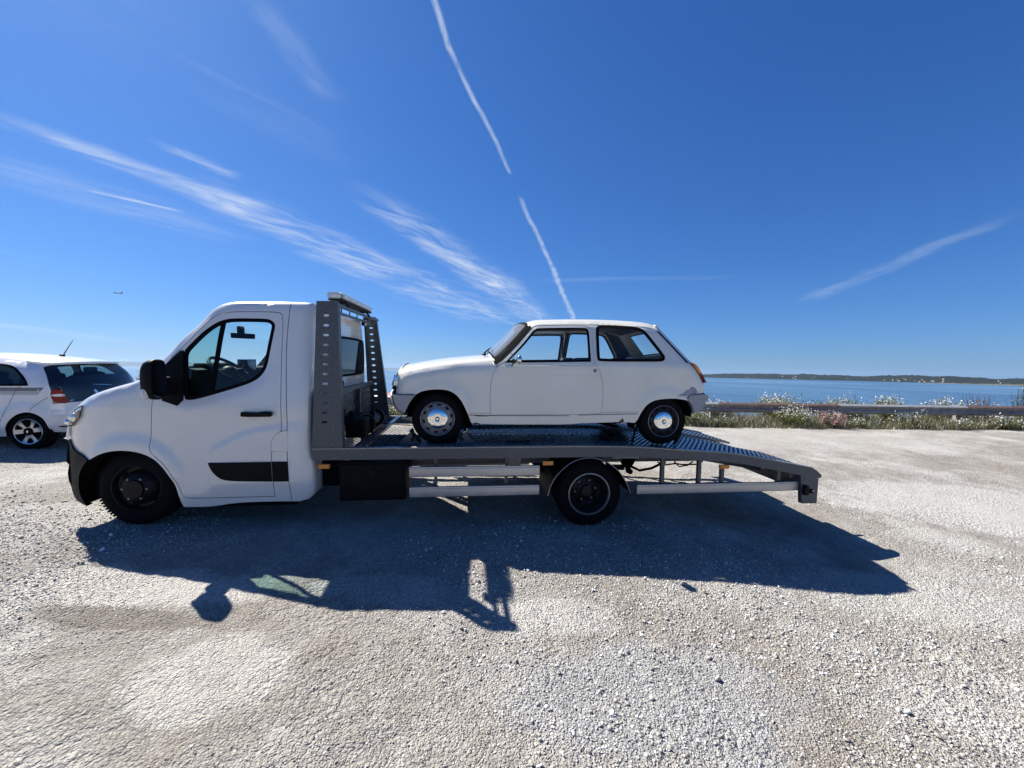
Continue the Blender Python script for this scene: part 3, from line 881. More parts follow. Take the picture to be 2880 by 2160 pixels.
def shore(name, pts, mat, label, depth, rough, nsub=14, rows=9, seed=1):
    """pts: shoreline points with the height of the ridge behind them"""
    r = np.random.default_rng(seed)
    P = np.array(pts, float)
    t = np.linspace(0, len(P)-1, (len(P)-1)*nsub+1)
    C = np.stack([np.interp(t, np.arange(len(P)), P[:, k]) for k in range(3)], 1)
    dirs = C[:, :2]/np.linalg.norm(C[:, :2], axis=1)[:, None]
    V = []
    for j in range(rows+2):
        f = j/rows
        prof = math.sin(min(f, 1)*math.pi/2)**.8 if j <= rows else .2
        dd = depth*f if j <= rows else depth*2
        q = C[:, :2]+dirs*dd
        und = 1+.10*np.sin(t*1.9+seed)+.07*np.sin(t*4.3+1.3*seed)+.05*np.sin(t*9.1)
        h = np.full(len(C), -.4) if j == 0 else C[:, 2]*und*prof*(1+r.normal(0, rough, len(C)))+r.normal(0, rough*10, len(C))
        V.append(np.stack([q[:, 0], q[:, 1], SEA_Z+h], 1))
    n = len(C); V = np.array(V).reshape(-1, 3)
    mb = MB(); mb.add(V, [(j*n+i, j*n+i+1, (j+1)*n+i+1, (j+1)*n+i) for j in range(rows+1) for i in range(n-1)])
    return solo(name, mb, mat, label, None, kind='structure', fix=False, angle=180), C
# heights: elevation seen from the eye times distance, above the sea
EY = HC-SEA_Z
SH = [(300, 5400), (1300, 4900), (2113, 4086), (2350, 3450), (2479, 3050), (2600, 2700), (2640, 2420), (2660, 2200), (2640, 1990), (2600, 1780), (2650, 1500), (2800, 1100)]
TOPE = [.0030, .0016, .0021, .0047, .0053, .0044, .0046, .0034, .0032, .0046, .0044, .004]
pts = [(x, y, EY+e*(math.hypot(x, y)+380)) for (x, y), e in zip(SH, TOPE)]
hill_r, HILLC = shore('wooded_hills', pts, 'wooded', 'low wooded hills with scattered white houses across the bay', 520, .05, 22, 12, 3)
pts = [(-17000, 9500, 190), (-13654, 13428, 185), (-11500, 14600, 175), (-9500, 15800, 205), (-5770, 18000, 150), (-2500, 18500, 120), (2000, 18500, 90)]
shore('distant_hills', pts, 'far_land', 'hazy blue ridge on the far side of the sea', 2500, .02, 20, 8, 5)
pts = [(2450, 2290, 1.2), (2420, 2110, 2.2), (2380, 1930, 3.0), (2330, 1750, 4.0), (2300, 1500, 5), (2300, 1200, 6)]
shore('salt_marsh', pts, 'marsh', 'thin brown marsh spit lying in the water off the right shore', 130, .2, 16, 4, 8)

# the air over the bay
def build_haze():
    m = bpy.data.materials.new('haze'); m.use_nodes = True
    nt = m.node_tree; N, L = nt.nodes, nt.links
    N.remove(N['Principled BSDF'])
    v = N.new('ShaderNodeVolumePrincipled')
    v.inputs['Color'].default_value = (.46, .68, 1, 1)
    v.inputs['Density'].default_value = HAZE
    v.inputs['Anisotropy'].default_value = .2
    L.new(v.outputs[0], N['Material Output'].inputs['Volume'])
    mb = MB().box((-3000, 10500, 135), (46000, 25000, 2*(135-SEA_Z+1.5)))
    mb.v = [(x, y, max(z, SEA_Z-1.2)) for x, y, z in mb.v]
    o = solo('haze', mb, m, 'thin blue haze over the bay', None, kind='stuff')
HAZE = 2.6e-5
build_haze()

# houses scattered on the wooded slope, each its own thing
MT['house_wall'] = principled('pale_render', (.42, .39, .35), .9)
MT['house_roof'] = principled('clay_roof', (.36, .20, .13), .9)
MT['window_dark'] = principled('window_dark', (.03, .035, .045), .3)
HGROUP = 'pale houses on the wooded hills across the bay'
hr = random.Random(4)
spots = []
for k in range(34):
    cluster = hr.choice([18, 70, 84, 118, 128, 134, 142, 150, 170, 186, 192, 200, 96, 60])
    i = max(1, min(len(HILLC)-2, int(cluster+hr.gauss(0, 4))))
    f = hr.uniform(.02, .30)
    spots.append((i, f))
for i, f in spots:
    C = HILLC[i]; d = C[:2]/np.linalg.norm(C[:2])
    p = C[:2]+d*520*f
    zz = SEA_Z+C[2]*math.sin(f*math.pi/2)**.8
    s = hr.uniform(.5, 1.05)
    t = thing('house', 'pale house on the wooded slope across the bay', 'house', Frame(np.eye(3), (p[0], p[1], zz)), group=HGROUP)
    w, dp, h = 9*s, 7*s, 5.0*s
    part('wall', MB().box((0, 0, h/2-1.2), (w, dp, h+2.4)), 'house_wall', t)
    rb = MB(); rb.prism([(-dp/2-.4, h), (dp/2+.4, h), (0, h+2.0)], lambda a, b: (-w/2-.4, a, b), lambda a, b: (w/2+.4, a, b))
    part('roof', rb, 'house_roof', t)

# ferry far out
t = thing('ferry', 'white ferry far out on the sea below the hazy ridge', 'ship', Frame(np.eye(3), (-9030, 8755, SEA_Z)))
MT['ship_white'] = principled('ship_white', (.8, .8, .8), .5)
part('hull', MB().prism([(-75, 0), (70, 0), (85, 14), (-78, 14)], lambda a, b: (a*.75, a*.66-9, b), lambda a, b: (a*.75, a*.66+9, b)), 'ship_white', t)
part('superstructure', MB().box((0, 0, 21), (90, 60, 14)).box((-20, -12, 31), (22, 18, 8)), 'ship_white', t)

# small aircraft
t = thing('aeroplane', 'tiny dark aeroplane low in the sky above the parked hatchback', 'aeroplane', Frame(np.eye(3), (-1012, 991, 187)))
MT['plane_grey'] = principled('plane_grey', (.25, .27, .3), .5)
part('fuselage', MB().tube([(-11, 0, 0), (-8, 0, 0), (8, 0, .3), (12, 0, 1)], [.3, 1.4, 1.4, .4], 10), 'plane_grey', t)
part('wing', MB().box((0, 0, -.3), (3.4, 24, .4)), 'plane_grey', t)
part('tail_fin', MB().box((10, 0, 2.2), (2.4, .3, 3.2)), 'plane_grey', t)

# ------------------------------------------------------------------ guardrail
MT['rail'] = principled('weathered_rail', (.42, .41, .40), .55, .15, var2=(.24, .20, .175), scale=5.5, detail=8, bump=.1, bscale=30)
MT['rail_rust'] = principled('rusty_rail', (.38, .35, .335), .6, .15, var2=(.18, .125, .10), scale=7, detail=8, bump=.15, bscale=30)
MT['rust_band'] = principled('rust_band', (.11, .07, .055), .8, var=.4, scale=9)
MT['rail_top'] = principled('galvanised_rail_lip', (.30, .295, .29), .55, .2, var=.25, scale=10)
RAIL_Y = 12.25
def rail_top(x):                                               # world height of the rail's upper lip
    return float(np.interp(x, [-16, -4, 6.3, 15, 30], [.95, .79, .74, .76, .9]))
WPROF = [(0, .0), (-.008, -.012), (-.055, -.035), (-.083, -.06), (-.083, -.095), (-.055, -.118), (-.004, -.148), (-.004, -.162), (-.055, -.192), (-.083, -.215), (-.083, -.25), (-.055, -.275), (-.008, -.298), (0, -.31)]
rail = thing('guardrail', 'weathered rusty steel guardrail along the far edge of the lot', 'guardrail', Frame(np.eye(3), (0, RAIL_Y, rail_top(0)-.7)))
joints = [-17.8, -13.6, -9.4, -5.4, -1.3, 2.5, 6.42, 10.55, 14.3, 18.5, 22.7]
MATS = ['rail', 'rail', 'rail', 'rail', 'rail_rust', 'rail', 'rail_rust', 'rail', 'rail_rust', 'rail']
base_z = rail_top(0)-.7
for i, (a, b) in enumerate(zip(joints[:-1], joints[1:])):
    mb = MB()
    xs = np.linspace(a-.16, b+.16, 12)
    lift = -.004*(i % 2)
    V = []
    for x in xs:
        zt = rail_top(x)-base_z
        sag = random.gauss(0, .002)
        V += [(x, yy+lift+sag, zt+zz) for yy, zz in WPROF]
    n = len(WPROF)
    mb.add(V, [(j*n+k, j*n+k+1, (j+1)*n+k+1, (j+1)*n+k) for j in range(11) for k in range(n-1)])
    o = part('rail_section', mb, MATS[i], rail, {'rail_rust': 'rusty brown rail section'}.get(MATS[i]), fix=False, angle=60)
    lip = MB(); V = []
    for x in xs:
        zt = rail_top(x)-base_z
        V += [(x, yy+lift-.004, zt+zz+.003) for yy, zz in ((.006, .0), (-.010, -.010), (-.057, -.034), (-.085, -.058))]
    lip.add(V, [(j*4+k, j*4+k+1, (j+1)*4+k+1, (j+1)*4+k) for j in range(11) for k in range(3)])
    part('rail_lip', lip, 'rail_top' if MATS[i] == 'rail' else 'rust_band', o, 'pale galvanised upper lip' if MATS[i] == 'rail' else 'dark rusty upper lip', fix=False, angle=60)
    bl = MB()
    for bx in (b-.12, b-.04, b+.04, b+.12):
        for bz in (-.078, -.232): bl.ball((bx, -.09+lift, rail_top(bx)-base_z+bz), .014, 0, 8, 5)
    part('bolt_row', bl, 'rail_rust', o, kind='stuff')
for x in joints:
    gz = float(g_base(x, RAIL_Y+.12))-base_z
    zt = rail_top(x)-base_z
    mb = MB().box((x, .12, (gz-.3+zt)/2), (.06, .10, zt-gz+.3)).box((x, .035, zt-.16), (.09, .12, .2))
    part('post', mb, 'rail_rust', rail)
# ------------------------------------------------------------------ verge plants
def leaf_mat(name, cols, rough=.75):
    m = bpy.data.materials.new(name); m.use_nodes = True
    nt = m.node_tree; N, L = nt.nodes, nt.links
    b = N['Principled BSDF']; b.inputs['Roughness'].default_value = rough; b.inputs['Specular IOR Level'].default_value = 0.0
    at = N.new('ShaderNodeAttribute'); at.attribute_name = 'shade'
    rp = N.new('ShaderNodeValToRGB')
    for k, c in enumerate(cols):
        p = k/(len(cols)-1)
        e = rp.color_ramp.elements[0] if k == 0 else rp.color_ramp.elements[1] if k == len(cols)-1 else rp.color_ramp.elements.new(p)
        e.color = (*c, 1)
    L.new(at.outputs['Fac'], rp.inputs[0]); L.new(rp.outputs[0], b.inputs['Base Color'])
    tl = N.new('ShaderNodeBsdfTranslucent'); L.new(rp.outputs[0], tl.inputs[0])
    mx = N.new('ShaderNodeMixShader'); mx.inputs[0].default_value = .30
    L.new(b.outputs[0], mx.inputs[1]); L.new(tl.outputs[0], mx.inputs[2]); L.new(mx.outputs[0], N['Material Output'].inputs['Surface'])
    return m
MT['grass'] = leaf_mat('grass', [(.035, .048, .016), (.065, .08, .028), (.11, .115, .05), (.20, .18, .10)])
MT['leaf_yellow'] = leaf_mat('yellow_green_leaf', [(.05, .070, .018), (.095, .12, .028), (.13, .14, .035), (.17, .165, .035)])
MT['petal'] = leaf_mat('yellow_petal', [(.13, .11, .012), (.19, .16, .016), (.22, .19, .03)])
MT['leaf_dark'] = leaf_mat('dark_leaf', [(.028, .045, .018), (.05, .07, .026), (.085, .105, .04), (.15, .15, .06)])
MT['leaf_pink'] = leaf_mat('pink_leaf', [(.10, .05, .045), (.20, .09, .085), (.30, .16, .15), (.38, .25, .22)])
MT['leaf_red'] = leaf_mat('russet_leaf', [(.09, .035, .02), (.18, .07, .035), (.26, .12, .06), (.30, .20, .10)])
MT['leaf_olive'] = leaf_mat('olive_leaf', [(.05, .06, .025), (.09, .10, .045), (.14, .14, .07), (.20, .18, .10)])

def tri_object(name, V, F, shade, mat, off):
    me = bpy.data.meshes.new(name)
    V = np.asarray(V, float)-np.array(off); F = np.asarray(F, np.int32)
    me.vertices.add(len(V)); me.vertices.foreach_set('co', V.ravel())
    k = F.shape[1]
    me.loops.add(F.size); me.loops.foreach_set('vertex_index', F.ravel())
    me.polygons.add(len(F)); me.polygons.foreach_set('loop_start', (np.arange(len(F))*k).astype(np.int32))
    me.update(calc_edges=True)
    at = me.attributes.new('shade', 'FLOAT', 'POINT'); at.data.foreach_set('value', np.asarray(shade, np.float32))
    me.materials.append(MT[mat])
    o = bpy.data.objects.new(name, me); COL.objects.link(o)
    o.location = off
    OFF[o.name] = off
    return o

def blades(x, y, z, h, r, wid, lean=.5):
    """curved three-sided grass blades"""
    n = len(x)
    az = r.uniform(0, 2*np.pi, n); ln = np.abs(r.normal(0, lean, n))+.08
    dx, dy = np.cos(az), np.sin(az); px, py = -dy, dx
    V = np.zeros((n, 5, 3))
    for k, (t, w) in enumerate(((0, 1), (0, -1), (.55, .75), (.55, -.75), (1, 0))):
        b = ln*h*t**1.7
        V[:, k, 0] = x+dx*b+px*wid*w; V[:, k, 1] = y+dy*b+py*wid*w; V[:, k, 2] = z+h*t*(1-.25*ln*t)
    f = np.array([[0, 1, 3], [0, 3, 2], [2, 3, 4]])
    F = (f[None]+(np.arange(n)*5)[:, None, None]).reshape(-1, 3)
    sh = np.repeat(np.clip(r.beta(2, 2.2, n), 0, 1), 5)
    return V.reshape(-1, 3), F, sh

def verge_grass():
    r = np.random.default_rng(21)
    n = 62000
    x = np.where(r.random(n) < .8, r.uniform(-7, 21, n), r.uniform(-22, -7, n))
    y = 11.35+np.abs(r.normal(0, 1.05, n))+.25*FB[1](x, x*0, .6, 3)+.18*FB[2](x, x*0, 2.5, 2)
    k = (y < 15.5); x, y = x[k], y[k]
    tall = .16+.16*np.clip(FB[0](x, y, .9, 3)+.5, 0, 1.2)+.10*(y > 12.6)
    h = tall*r.uniform(.45, 1.35, len(x))*np.clip((y-11.1)/.5, .35, 1)
    V, F, S = blades(x, y, g_base(x, y)-.01, h, r, .0065, .55)
    o = tri_object('verge_grass', V, F, S, 'grass', (0, 12, 0))
    tag(o, 'dry green grass and weeds growing along the guardrail', None, None, 'stuff')
verge_grass()

def shrub(name, label, cat, x, y, w, h, mat, n=700, leaf=.03, stems=9, stalk=None, seed=0, dp=None, top=1.0, group=None, flower=None):
    r = np.random.default_rng(seed+100)
    z0 = float(g_base(x, y))
    t = thing(name, label, cat, Frame(np.eye(3), (x, y, z0)), group=group)
    dp = dp or w*.8
    sb = MB()
    tips = []
    for k in range(stems):
        a = r.uniform(0, 2*np.pi); rad = np.sqrt(r.random())
        tx, ty = math.cos(a)*rad*w*.5, math.sin(a)*rad*dp*.5
        tz = h*r.uniform(.6, 1.0)*(1-.35*rad*rad)
        p0 = (tx*.15, ty*.15, -.03); p1 = (tx*.6, ty*.6, tz*.5); p2 = (tx, ty, tz)
        sb.tube([p0, p1, p2], [.010, .007, .003], 5)
        tips.append((p0, p1, p2))
    part('stem', sb, 'leaf_olive' if stalk is None else stalk, t, fix=False)
    V, S = [], []
    for k in range(n):
        p0, p1, p2 = tips[r.integers(len(tips))]
        u = r.uniform(.22, 1)**.8
        q = np.array(p1)*(1-u)**2*0 + (np.array(p0)*(1-u)+np.array(p2)*u) + r.normal(0, .055*w+.012, 3)*np.array([1, 1, .7])
        q[2] = max(q[2], .01)
        a = r.normal(size=3); a /= np.linalg.norm(a)
        b = np.cross(a, r.normal(size=3)); b /= np.linalg.norm(b)
        s = leaf*r.uniform(.6, 1.4)
        V += [q-a*s-b*s*.15, q+b*s*.42, q+a*s+b*s*.1, q-b*s*.42]
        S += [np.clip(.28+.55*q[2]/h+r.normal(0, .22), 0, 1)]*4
    F = np.arange(len(V)).reshape(-1, 4)
    o = tri_object('foliage', V, F, S, mat, (0, 0, 0))
    o.parent = t; OFF[o.name] = (0, 0, 0)
    if flower:
        V, S = [], []
        for k in range(flower[1]):
            p2 = np.array(tips[r.integers(len(tips))][2])+r.normal(0, .09*w+.01, 3)
            s = .016
            for q in ((1, 0, 0), (0, 0, 1)):
                q = np.array(q, float); b = np.array((0, 1, .3))
                V += [p2-q*s, p2-b*s, p2+q*s, p2+b*s]; S += [r.uniform(.7, 1)]*4
        o = tri_object('blossom', V, np.arange(len(V)).reshape(-1, 4), S, flower[0], (0, 0, 0))
        o.parent = t; OFF[o.name] = (0, 0, 0)
    return t

def wisp(name, label, cat, x, y, w, h, mat, n=40, seed=0, lean=.3, fuzz=220):
    """tall thin-stalked plant"""
    r = np.random.default_rng(seed+300)
    z0 = float(g_base(x, y))
    t = thing(name, label, cat, Frame(np.eye(3), (x, y, z0)))
    sb = MB(); V, S = [], []
    for k in range(n):
        a = r.uniform(0, 2*np.pi); rad = np.sqrt(r.random())*w*.5
        hh = h*r.uniform(.55, 1)*(1-.4*(rad/(w*.5))**2)
        p0 = np.array([math.cos(a)*rad*.45, math.sin(a)*rad*.3, -.05]); p2 = np.array([math.cos(a)*rad+lean*hh*.35, math.sin(a)*rad*.6, hh])
        p1 = (p0+p2)/2+r.normal(0, .02, 3)
        sb.tube([p0, p1, p2], [.0075, .005, .0025], 4)
        for j in range(max(1, fuzz//n)):
            u = r.uniform(.3, 1); q = p0*(1-u)+p2*u
            d = np.array([r.normal(0, .5), r.normal(0, .5), r.uniform(.4, 1)]); d /= np.linalg.norm(d)
            b = np.cross(d, r.normal(size=3)); b /= np.linalg.norm(b); s = r.uniform(.03, .085)
            V += [q, q+d*s*.5+b*.006, q+d*s, q+d*s*.5-b*.006]; S += [r.random()]*4
    part('stem', sb, mat, t, fix=False)
    o = tri_object('foliage', V, np.arange(len(V)).reshape(-1, 4), S, mat, (0, 0, 0))
    o.parent = t; OFF[o.name] = (0, 0, 0)
    return t
def at_px(px, y):                                              # x of a point at distance y seen in picture column px
    return (px-1440)/1082*y*1.0
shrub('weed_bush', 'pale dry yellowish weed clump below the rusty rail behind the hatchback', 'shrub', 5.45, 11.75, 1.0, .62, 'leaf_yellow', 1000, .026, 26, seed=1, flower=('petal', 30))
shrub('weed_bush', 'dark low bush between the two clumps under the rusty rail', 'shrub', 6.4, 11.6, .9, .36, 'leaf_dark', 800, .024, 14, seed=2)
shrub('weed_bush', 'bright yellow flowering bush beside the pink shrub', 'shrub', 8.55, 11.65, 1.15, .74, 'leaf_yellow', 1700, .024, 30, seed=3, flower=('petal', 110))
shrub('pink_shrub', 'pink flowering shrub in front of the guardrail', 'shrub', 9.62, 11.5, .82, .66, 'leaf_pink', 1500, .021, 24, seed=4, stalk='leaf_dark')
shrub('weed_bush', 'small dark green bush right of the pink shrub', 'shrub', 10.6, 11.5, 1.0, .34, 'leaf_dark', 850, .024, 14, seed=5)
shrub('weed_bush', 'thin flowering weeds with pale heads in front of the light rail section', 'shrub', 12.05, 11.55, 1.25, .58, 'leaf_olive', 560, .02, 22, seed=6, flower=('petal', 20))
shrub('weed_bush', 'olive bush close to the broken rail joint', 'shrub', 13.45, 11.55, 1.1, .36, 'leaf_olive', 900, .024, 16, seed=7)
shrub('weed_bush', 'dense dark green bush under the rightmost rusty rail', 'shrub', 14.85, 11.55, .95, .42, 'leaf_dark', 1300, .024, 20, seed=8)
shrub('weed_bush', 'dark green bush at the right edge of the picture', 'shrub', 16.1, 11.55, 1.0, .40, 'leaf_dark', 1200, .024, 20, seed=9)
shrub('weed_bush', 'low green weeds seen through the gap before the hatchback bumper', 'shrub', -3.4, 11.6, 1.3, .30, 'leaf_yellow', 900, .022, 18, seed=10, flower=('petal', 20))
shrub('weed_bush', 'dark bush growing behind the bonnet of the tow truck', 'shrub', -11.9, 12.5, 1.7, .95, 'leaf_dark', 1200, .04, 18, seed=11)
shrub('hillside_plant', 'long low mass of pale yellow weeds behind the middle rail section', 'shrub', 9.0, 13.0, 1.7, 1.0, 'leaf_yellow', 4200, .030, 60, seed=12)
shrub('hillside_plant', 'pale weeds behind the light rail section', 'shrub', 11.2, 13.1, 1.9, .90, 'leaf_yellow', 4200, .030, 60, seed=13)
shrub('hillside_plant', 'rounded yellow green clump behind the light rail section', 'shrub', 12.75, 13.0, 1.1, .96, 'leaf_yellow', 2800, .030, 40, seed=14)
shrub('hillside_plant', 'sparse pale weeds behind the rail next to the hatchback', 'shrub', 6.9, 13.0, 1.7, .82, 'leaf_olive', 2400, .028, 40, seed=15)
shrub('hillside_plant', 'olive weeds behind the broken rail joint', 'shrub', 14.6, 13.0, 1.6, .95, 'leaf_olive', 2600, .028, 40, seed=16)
wisp('russet_plant', 'russet red bushy plant behind the rail joint', 'plant', 15.95, 13.1, 1.3, 1.22, 'leaf_red', 70, 1, -.35, 600)
wisp('tall_weed', 'tall wispy green weed rising behind the rail at the right', 'plant', 17.55, 13.1, 1.25, 1.75, 'leaf_olive', 56, 2, .1, 420)
wisp('tall_weed', 'single thin dark stalk behind the light rail section', 'plant', 11.35, 12.75, .15, 1.15, 'leaf_dark', 3, 3, .0, 20)
wisp('tall_weed', 'thin leaning stalk behind the rail close to the hatchback bumper', 'plant', 7.55, 12.75, .2, 1.05, 'leaf_dark', 3, 4, .2, 20)
wisp('tall_weed', 'thin stalks behind the rail at the right edge of the picture', 'plant', 18.6, 13.3, .6, 1.3, 'leaf_dark', 9, 5, .2, 60)

# house down the slope, glimpsed between headboard and hatchback
t = thing('hillside_house', 'white gabled house with orange tiled roof below the guardrail', 'house', Frame(np.eye(3), (-7.9, 26.4, -3.92)))
MT['white_wall'] = principled('white_wall', (.72, .71, .70), .8, var=.05, scale=2)
MT['orange_tile'] = principled('orange_tile', (.40, .15, .07), .85, var=.35, scale=6)
MT['blue_shutter'] = principled('blue_shutter', (.08, .16, .42), .6)
part('wall', MB().box((0, 0, 1.6), (2.6, 2.4, 3.6)), 'white_wall', t)
rb = MB().prism([(-1.6, 3.38), (1.6, 3.38), (0, 3.95)], lambda a, b: (-1.5, a, b), lambda a, b: (1.5, a, b))
part('roof', rb, 'orange_tile', t)
for wx in (-.25, .25):
    part('shutter', MB().box((wx, -1.22, 2.95), (.22, .05, .36)), 'blue_shutter', t)  # stand-ins for unreadable blue lettering, added as two small blocks on the wall
# ------------------------------------------------------------------ shared vehicle pieces
def wheel(T, c, R, w, rim_r, near=True, style='black', tread=True, label=None):
    """c: centre of the outer (visible) face plane; the wheel extends w inwards along dirn"""
    d = 1 if near else -1
    def P(prof): return [(r, y*d) for r, y in prof]
    h = R-rim_r
    ty = MB().lathe(P([(rim_r-.004, .03), (rim_r+.004, .012), (rim_r+h*.35, .0), (rim_r+h*.7, .006), (R-.022, .022), (R-.006, .040), (R, .058),
                       (R, w-.058), (R-.006, w-.04), (R-.022, w-.022), (rim_r+h*.7, w-.006), (rim_r+h*.35, w), (rim_r+.004, w-.012), (rim_r-.004, w-.03)]), c, 72)
    if tread:
        for k in range(72):
            a = 2*math.pi*k/72
            for yy, s in ((.055, .05), (w-.055, .05)):
                rot = Matrix.Rotation(-a+math.pi/2, 3, 'Y')
                ty.box((c[0]+(R+.001)*math.cos(a), c[1]+d*yy, c[2]+(R+.001)*math.sin(a)), (2*math.pi*R/72*.6, .05, .009), rot=rot)
    tyre = part('tyre', ty, 'tyre', T, label)
    return tyre

def seams(mb, lines, fn, w=.006):
    for l in lines: ribbon(mb, l, fn, w)
    return mb

def off_line(pts, d):
    nn = normals2(pts)
    return [(p[0]+m[0]*d, p[1]+m[1]*d) for p, m in zip(pts, nn)]

# ------------------------------------------------------------------ the tow truck
TRK = thing('tow_truck', 'white flatbed tow truck with galvanised deck and headboard, facing left', 'truck', TRUCK, (-2.0, 1.05, .05))
C_CAB = 1.05
def base_cab(x, z):
    y = .03+.15*np.clip((z-1.22), 0, None)**1.25+.03*(np.clip(.55-z, 0, None)/.3)**2
    y = y+np.minimum(.30*(np.clip(-4.45-x, 0, None)/.65)**2.2, .24)
    # pressed crease of the door and flared front arch
    zc = np.interp(x, [-3.69, -3.67, -3.612, -3.481, -3.323, -3.191, -3.031, -2.829], [.60, .842, .898, .967, 1.037, 1.069, 1.082, 1.079])
    y = y-.013*smoothstep((zc-z)/.035)*smoothstep((x+3.70)/.05)*smoothstep((z-.42)/.16)*smoothstep((-2.80-x)/.06)
    d = np.hypot(x+4.342, (z-.46)*.93)
    y = y-.026*smoothstep((.53-d)/.11)*smoothstep((z-.5)/.15)*smoothstep((x+5.02)/.25)
    return y
cab_top = chaikin(S_['CAB_TOP'], 2)
cab_back = chaikin([S_['CAB_TOP'][-1][:2]]+S_['CAB_BACK'], 2)
full = [p for p in cab_top[:-1]]+cab_back
full = resample(full, .045, False)
full = off_line(full, -.02)
CAB = Side(base_cab, full, C_CAB, .028, .06)
_win = chaikin(S_['WIN_FIX'], 2, True)
def shoulder(X):                                                # the flank steps in round the window
    d = np.where(inside(_win, X), 0, dist_to(_win, X, True))
    return .020*np.clip(1-d/.085, 0, 1)**1.3*smoothstep((1.95-X[:, 1])/.5)
CAB.extra = shoulder
i_back = nearest(full, (-2.81, 2.24))
cx = np.array([p[0] for p in full])
crown = np.interp(cx, [-5.1, -4.9, -4.3, -3.7, -3.3, -2.85], [.07, .11, .10, .07, .04, .03])
kk = np.arange(len(full))
crown = crown*np.clip(1-(kk-i_back+3)/6, 0, 1)
nrm = normals2(full)
cab_out = full + chaikin(S_['CAB_BACK'][-1:]+S_['CAB_SILL'], 2)[1:] + chaikin([S_['CAB_SILL'][-1][:2]]+S_['CAB_ARCH'], 2)[1:] + chaikin(S_['BUMP_SEAM'], 2)[1:-1]
door = chaikin(S_['DOOR'], 2, True)
win = chaikin(S_['WIN_FIX'], 2, True)
flap = chaikin(S_['FLAP'], 2, True)
for far in (False, True):
    fn = (CAB.far if far else CAB.near)
    b = MB()
    patch(b, cab_out, [inset(door, -.0065), inset(flap, -.004)] if not far else [inset(door, -.0065)], fn(), .045, .016)
    part('cab_side', b, 'truck_paint', TRK)
    b = MB(); patch(b, door, [inset(win, .001)], fn(), .028, .02)
    d_ = part('door', b, 'truck_paint', TRK)
    b = MB(); patch(b, win, [inset(win, .034)], fn(-.004), .03, .02)
    # divider bar between the quarter light and the drop glass
    dv = S_['DIV']
    patch(b, [dv[0], dv[1], dv[2], dv[3]], [], fn(-.003), .04, .02)
    part('window_seal', b, 'seal', d_)
    gl = inset(win, .030)
    ql = [(x, z) for x, z in gl]
    xm = lambda z: dv[0][0]+(dv[3][0]-dv[0][0])*(z-dv[0][1])/(dv[3][1]-dv[0][1])+.02
    # split the opening at the divider
    def clip(poly, keep):
        r_ = []
        for i in range(len(poly)):
            p, q = poly[i], poly[(i+1) % len(poly)]
            fp, fq = (p[0]-xm(p[1]))*keep, (q[0]-xm(q[1]))*keep
            if fp >= 0: r_.append(p)
            if fp*fq < 0:
                u = fp/(fp-fq); r_.append((p[0]+(q[0]-p[0])*u, p[1]+(q[1]-p[1])*u))
        return r_
    b = MB(); patch(b, clip(gl, -1), [], fn(-.014), .05); part('quarter_light', b, 'quarter_glass', d_)
    b = MB(); patch(b, clip(gl, 1), [], fn(-.014), .05); part('drop_glass', b, 'cab_glass_clear', d_)
    b = MB(); patch(b, inset(door, .02), [inset(win, -.01)], fn(-.055), .08); part('door_trim', b, 'interior', d_)
    # black rubbing strip, mirror sail, handle
    b = MB(); patch(b, chaikin(S_['BLACKSTRIP'], 2, True), [], fn(.014), .05, .016); part('rubbing_strip', b, 'black_plastic', d_)
    b = MB(); patch(b, chaikin(S_['BLACKSTRIP2'], 2, True), [], fn(.014), .05, .016); part('rubbing_strip', b, 'black_plastic', TRK)
    b = MB(); patch(b, chaikin(S_['MIRTRI'], 1, True), [], fn(.012), .05, .016); part('mirror_sail', b, 'black_plastic', d_)
    sgn = (lambda y: 2*C_CAB-y) if far else (lambda y: y)
    b = MB(); patch(b, chaikin(S_['HANDLE'], 1, True), [], fn(.045), .03, .03)
    hd = part('door_handle', b, 'black_plastic', d_)
    b = MB().lathe([(0, -.012), (.052, -.010), (.060, -.002), (.060, .01)], (-3.252, sgn(.036), 1.19), 28)
    part('handle_recess', b, 'truck_paint', d_)
    b = MB().lathe([(0, -.002), (.009, 0), (.009, .02)], (-3.128, sgn(-.012), 1.189), 12)
    part('door_lock', b, 'chrome', d_)
    # mirror
    b = MB()
    # housing: a rounded shell across the road, thin fore and aft
    out_ = chaikin([(-.288, 1.40), (-.290, 1.60), (-.262, 1.682), (-.16, 1.688), (-.112, 1.66), (-.108, 1.42), (-.15, 1.342), (-.25, 1.345)], 2, True)
    mc = np.mean(out_, 0); n_ = len(out_); rings = []
    for xx, sc in ((-4.005, .45), (-3.998, .70), (-3.975, .90), (-3.94, 1.0), (-3.905, 1.0), (-3.897, .95)):
        rings.append([(xx, sgn(mc[0]+(p[0]-mc[0])*sc), mc[1]+(p[1]-mc[1])*sc) for p in out_])
    vs = [p for rg in rings for p in rg]
    fs = [(j*n_+i, j*n_+(i+1) % n_, (j+1)*n_+(i+1) % n_, (j+1)*n_+i) for j in range(5) for i in range(n_)] + [tuple(range(n_)), tuple(range(5*n_, 6*n_))]
    b.add(vs, fs)
    b.box((-3.955, sgn(-.06), 1.41), (.09, .14, .11), 0, .03).box((-3.955, sgn(-.06), 1.50), (.05, .12, .06), 0, .02)
    mr = part('wing_mirror', b, 'black_plastic', TRK)
    b = MB().ball((-3.958, sgn(-.258), 1.402), (.034, .034, .052), 0, 14, 10)
    part('side_repeater', b, 'clear_lens', mr)
    b = MB().prism([(mc[0]+(p[0]-mc[0])*.9, mc[1]+(p[1]-mc[1])*.92) for p in out_], lambda y, z: (-3.896, sgn(y), z), lambda y, z: (-3.90, sgn(y), z))
    part('mirror_glass', b, 'black_gloss', mr)
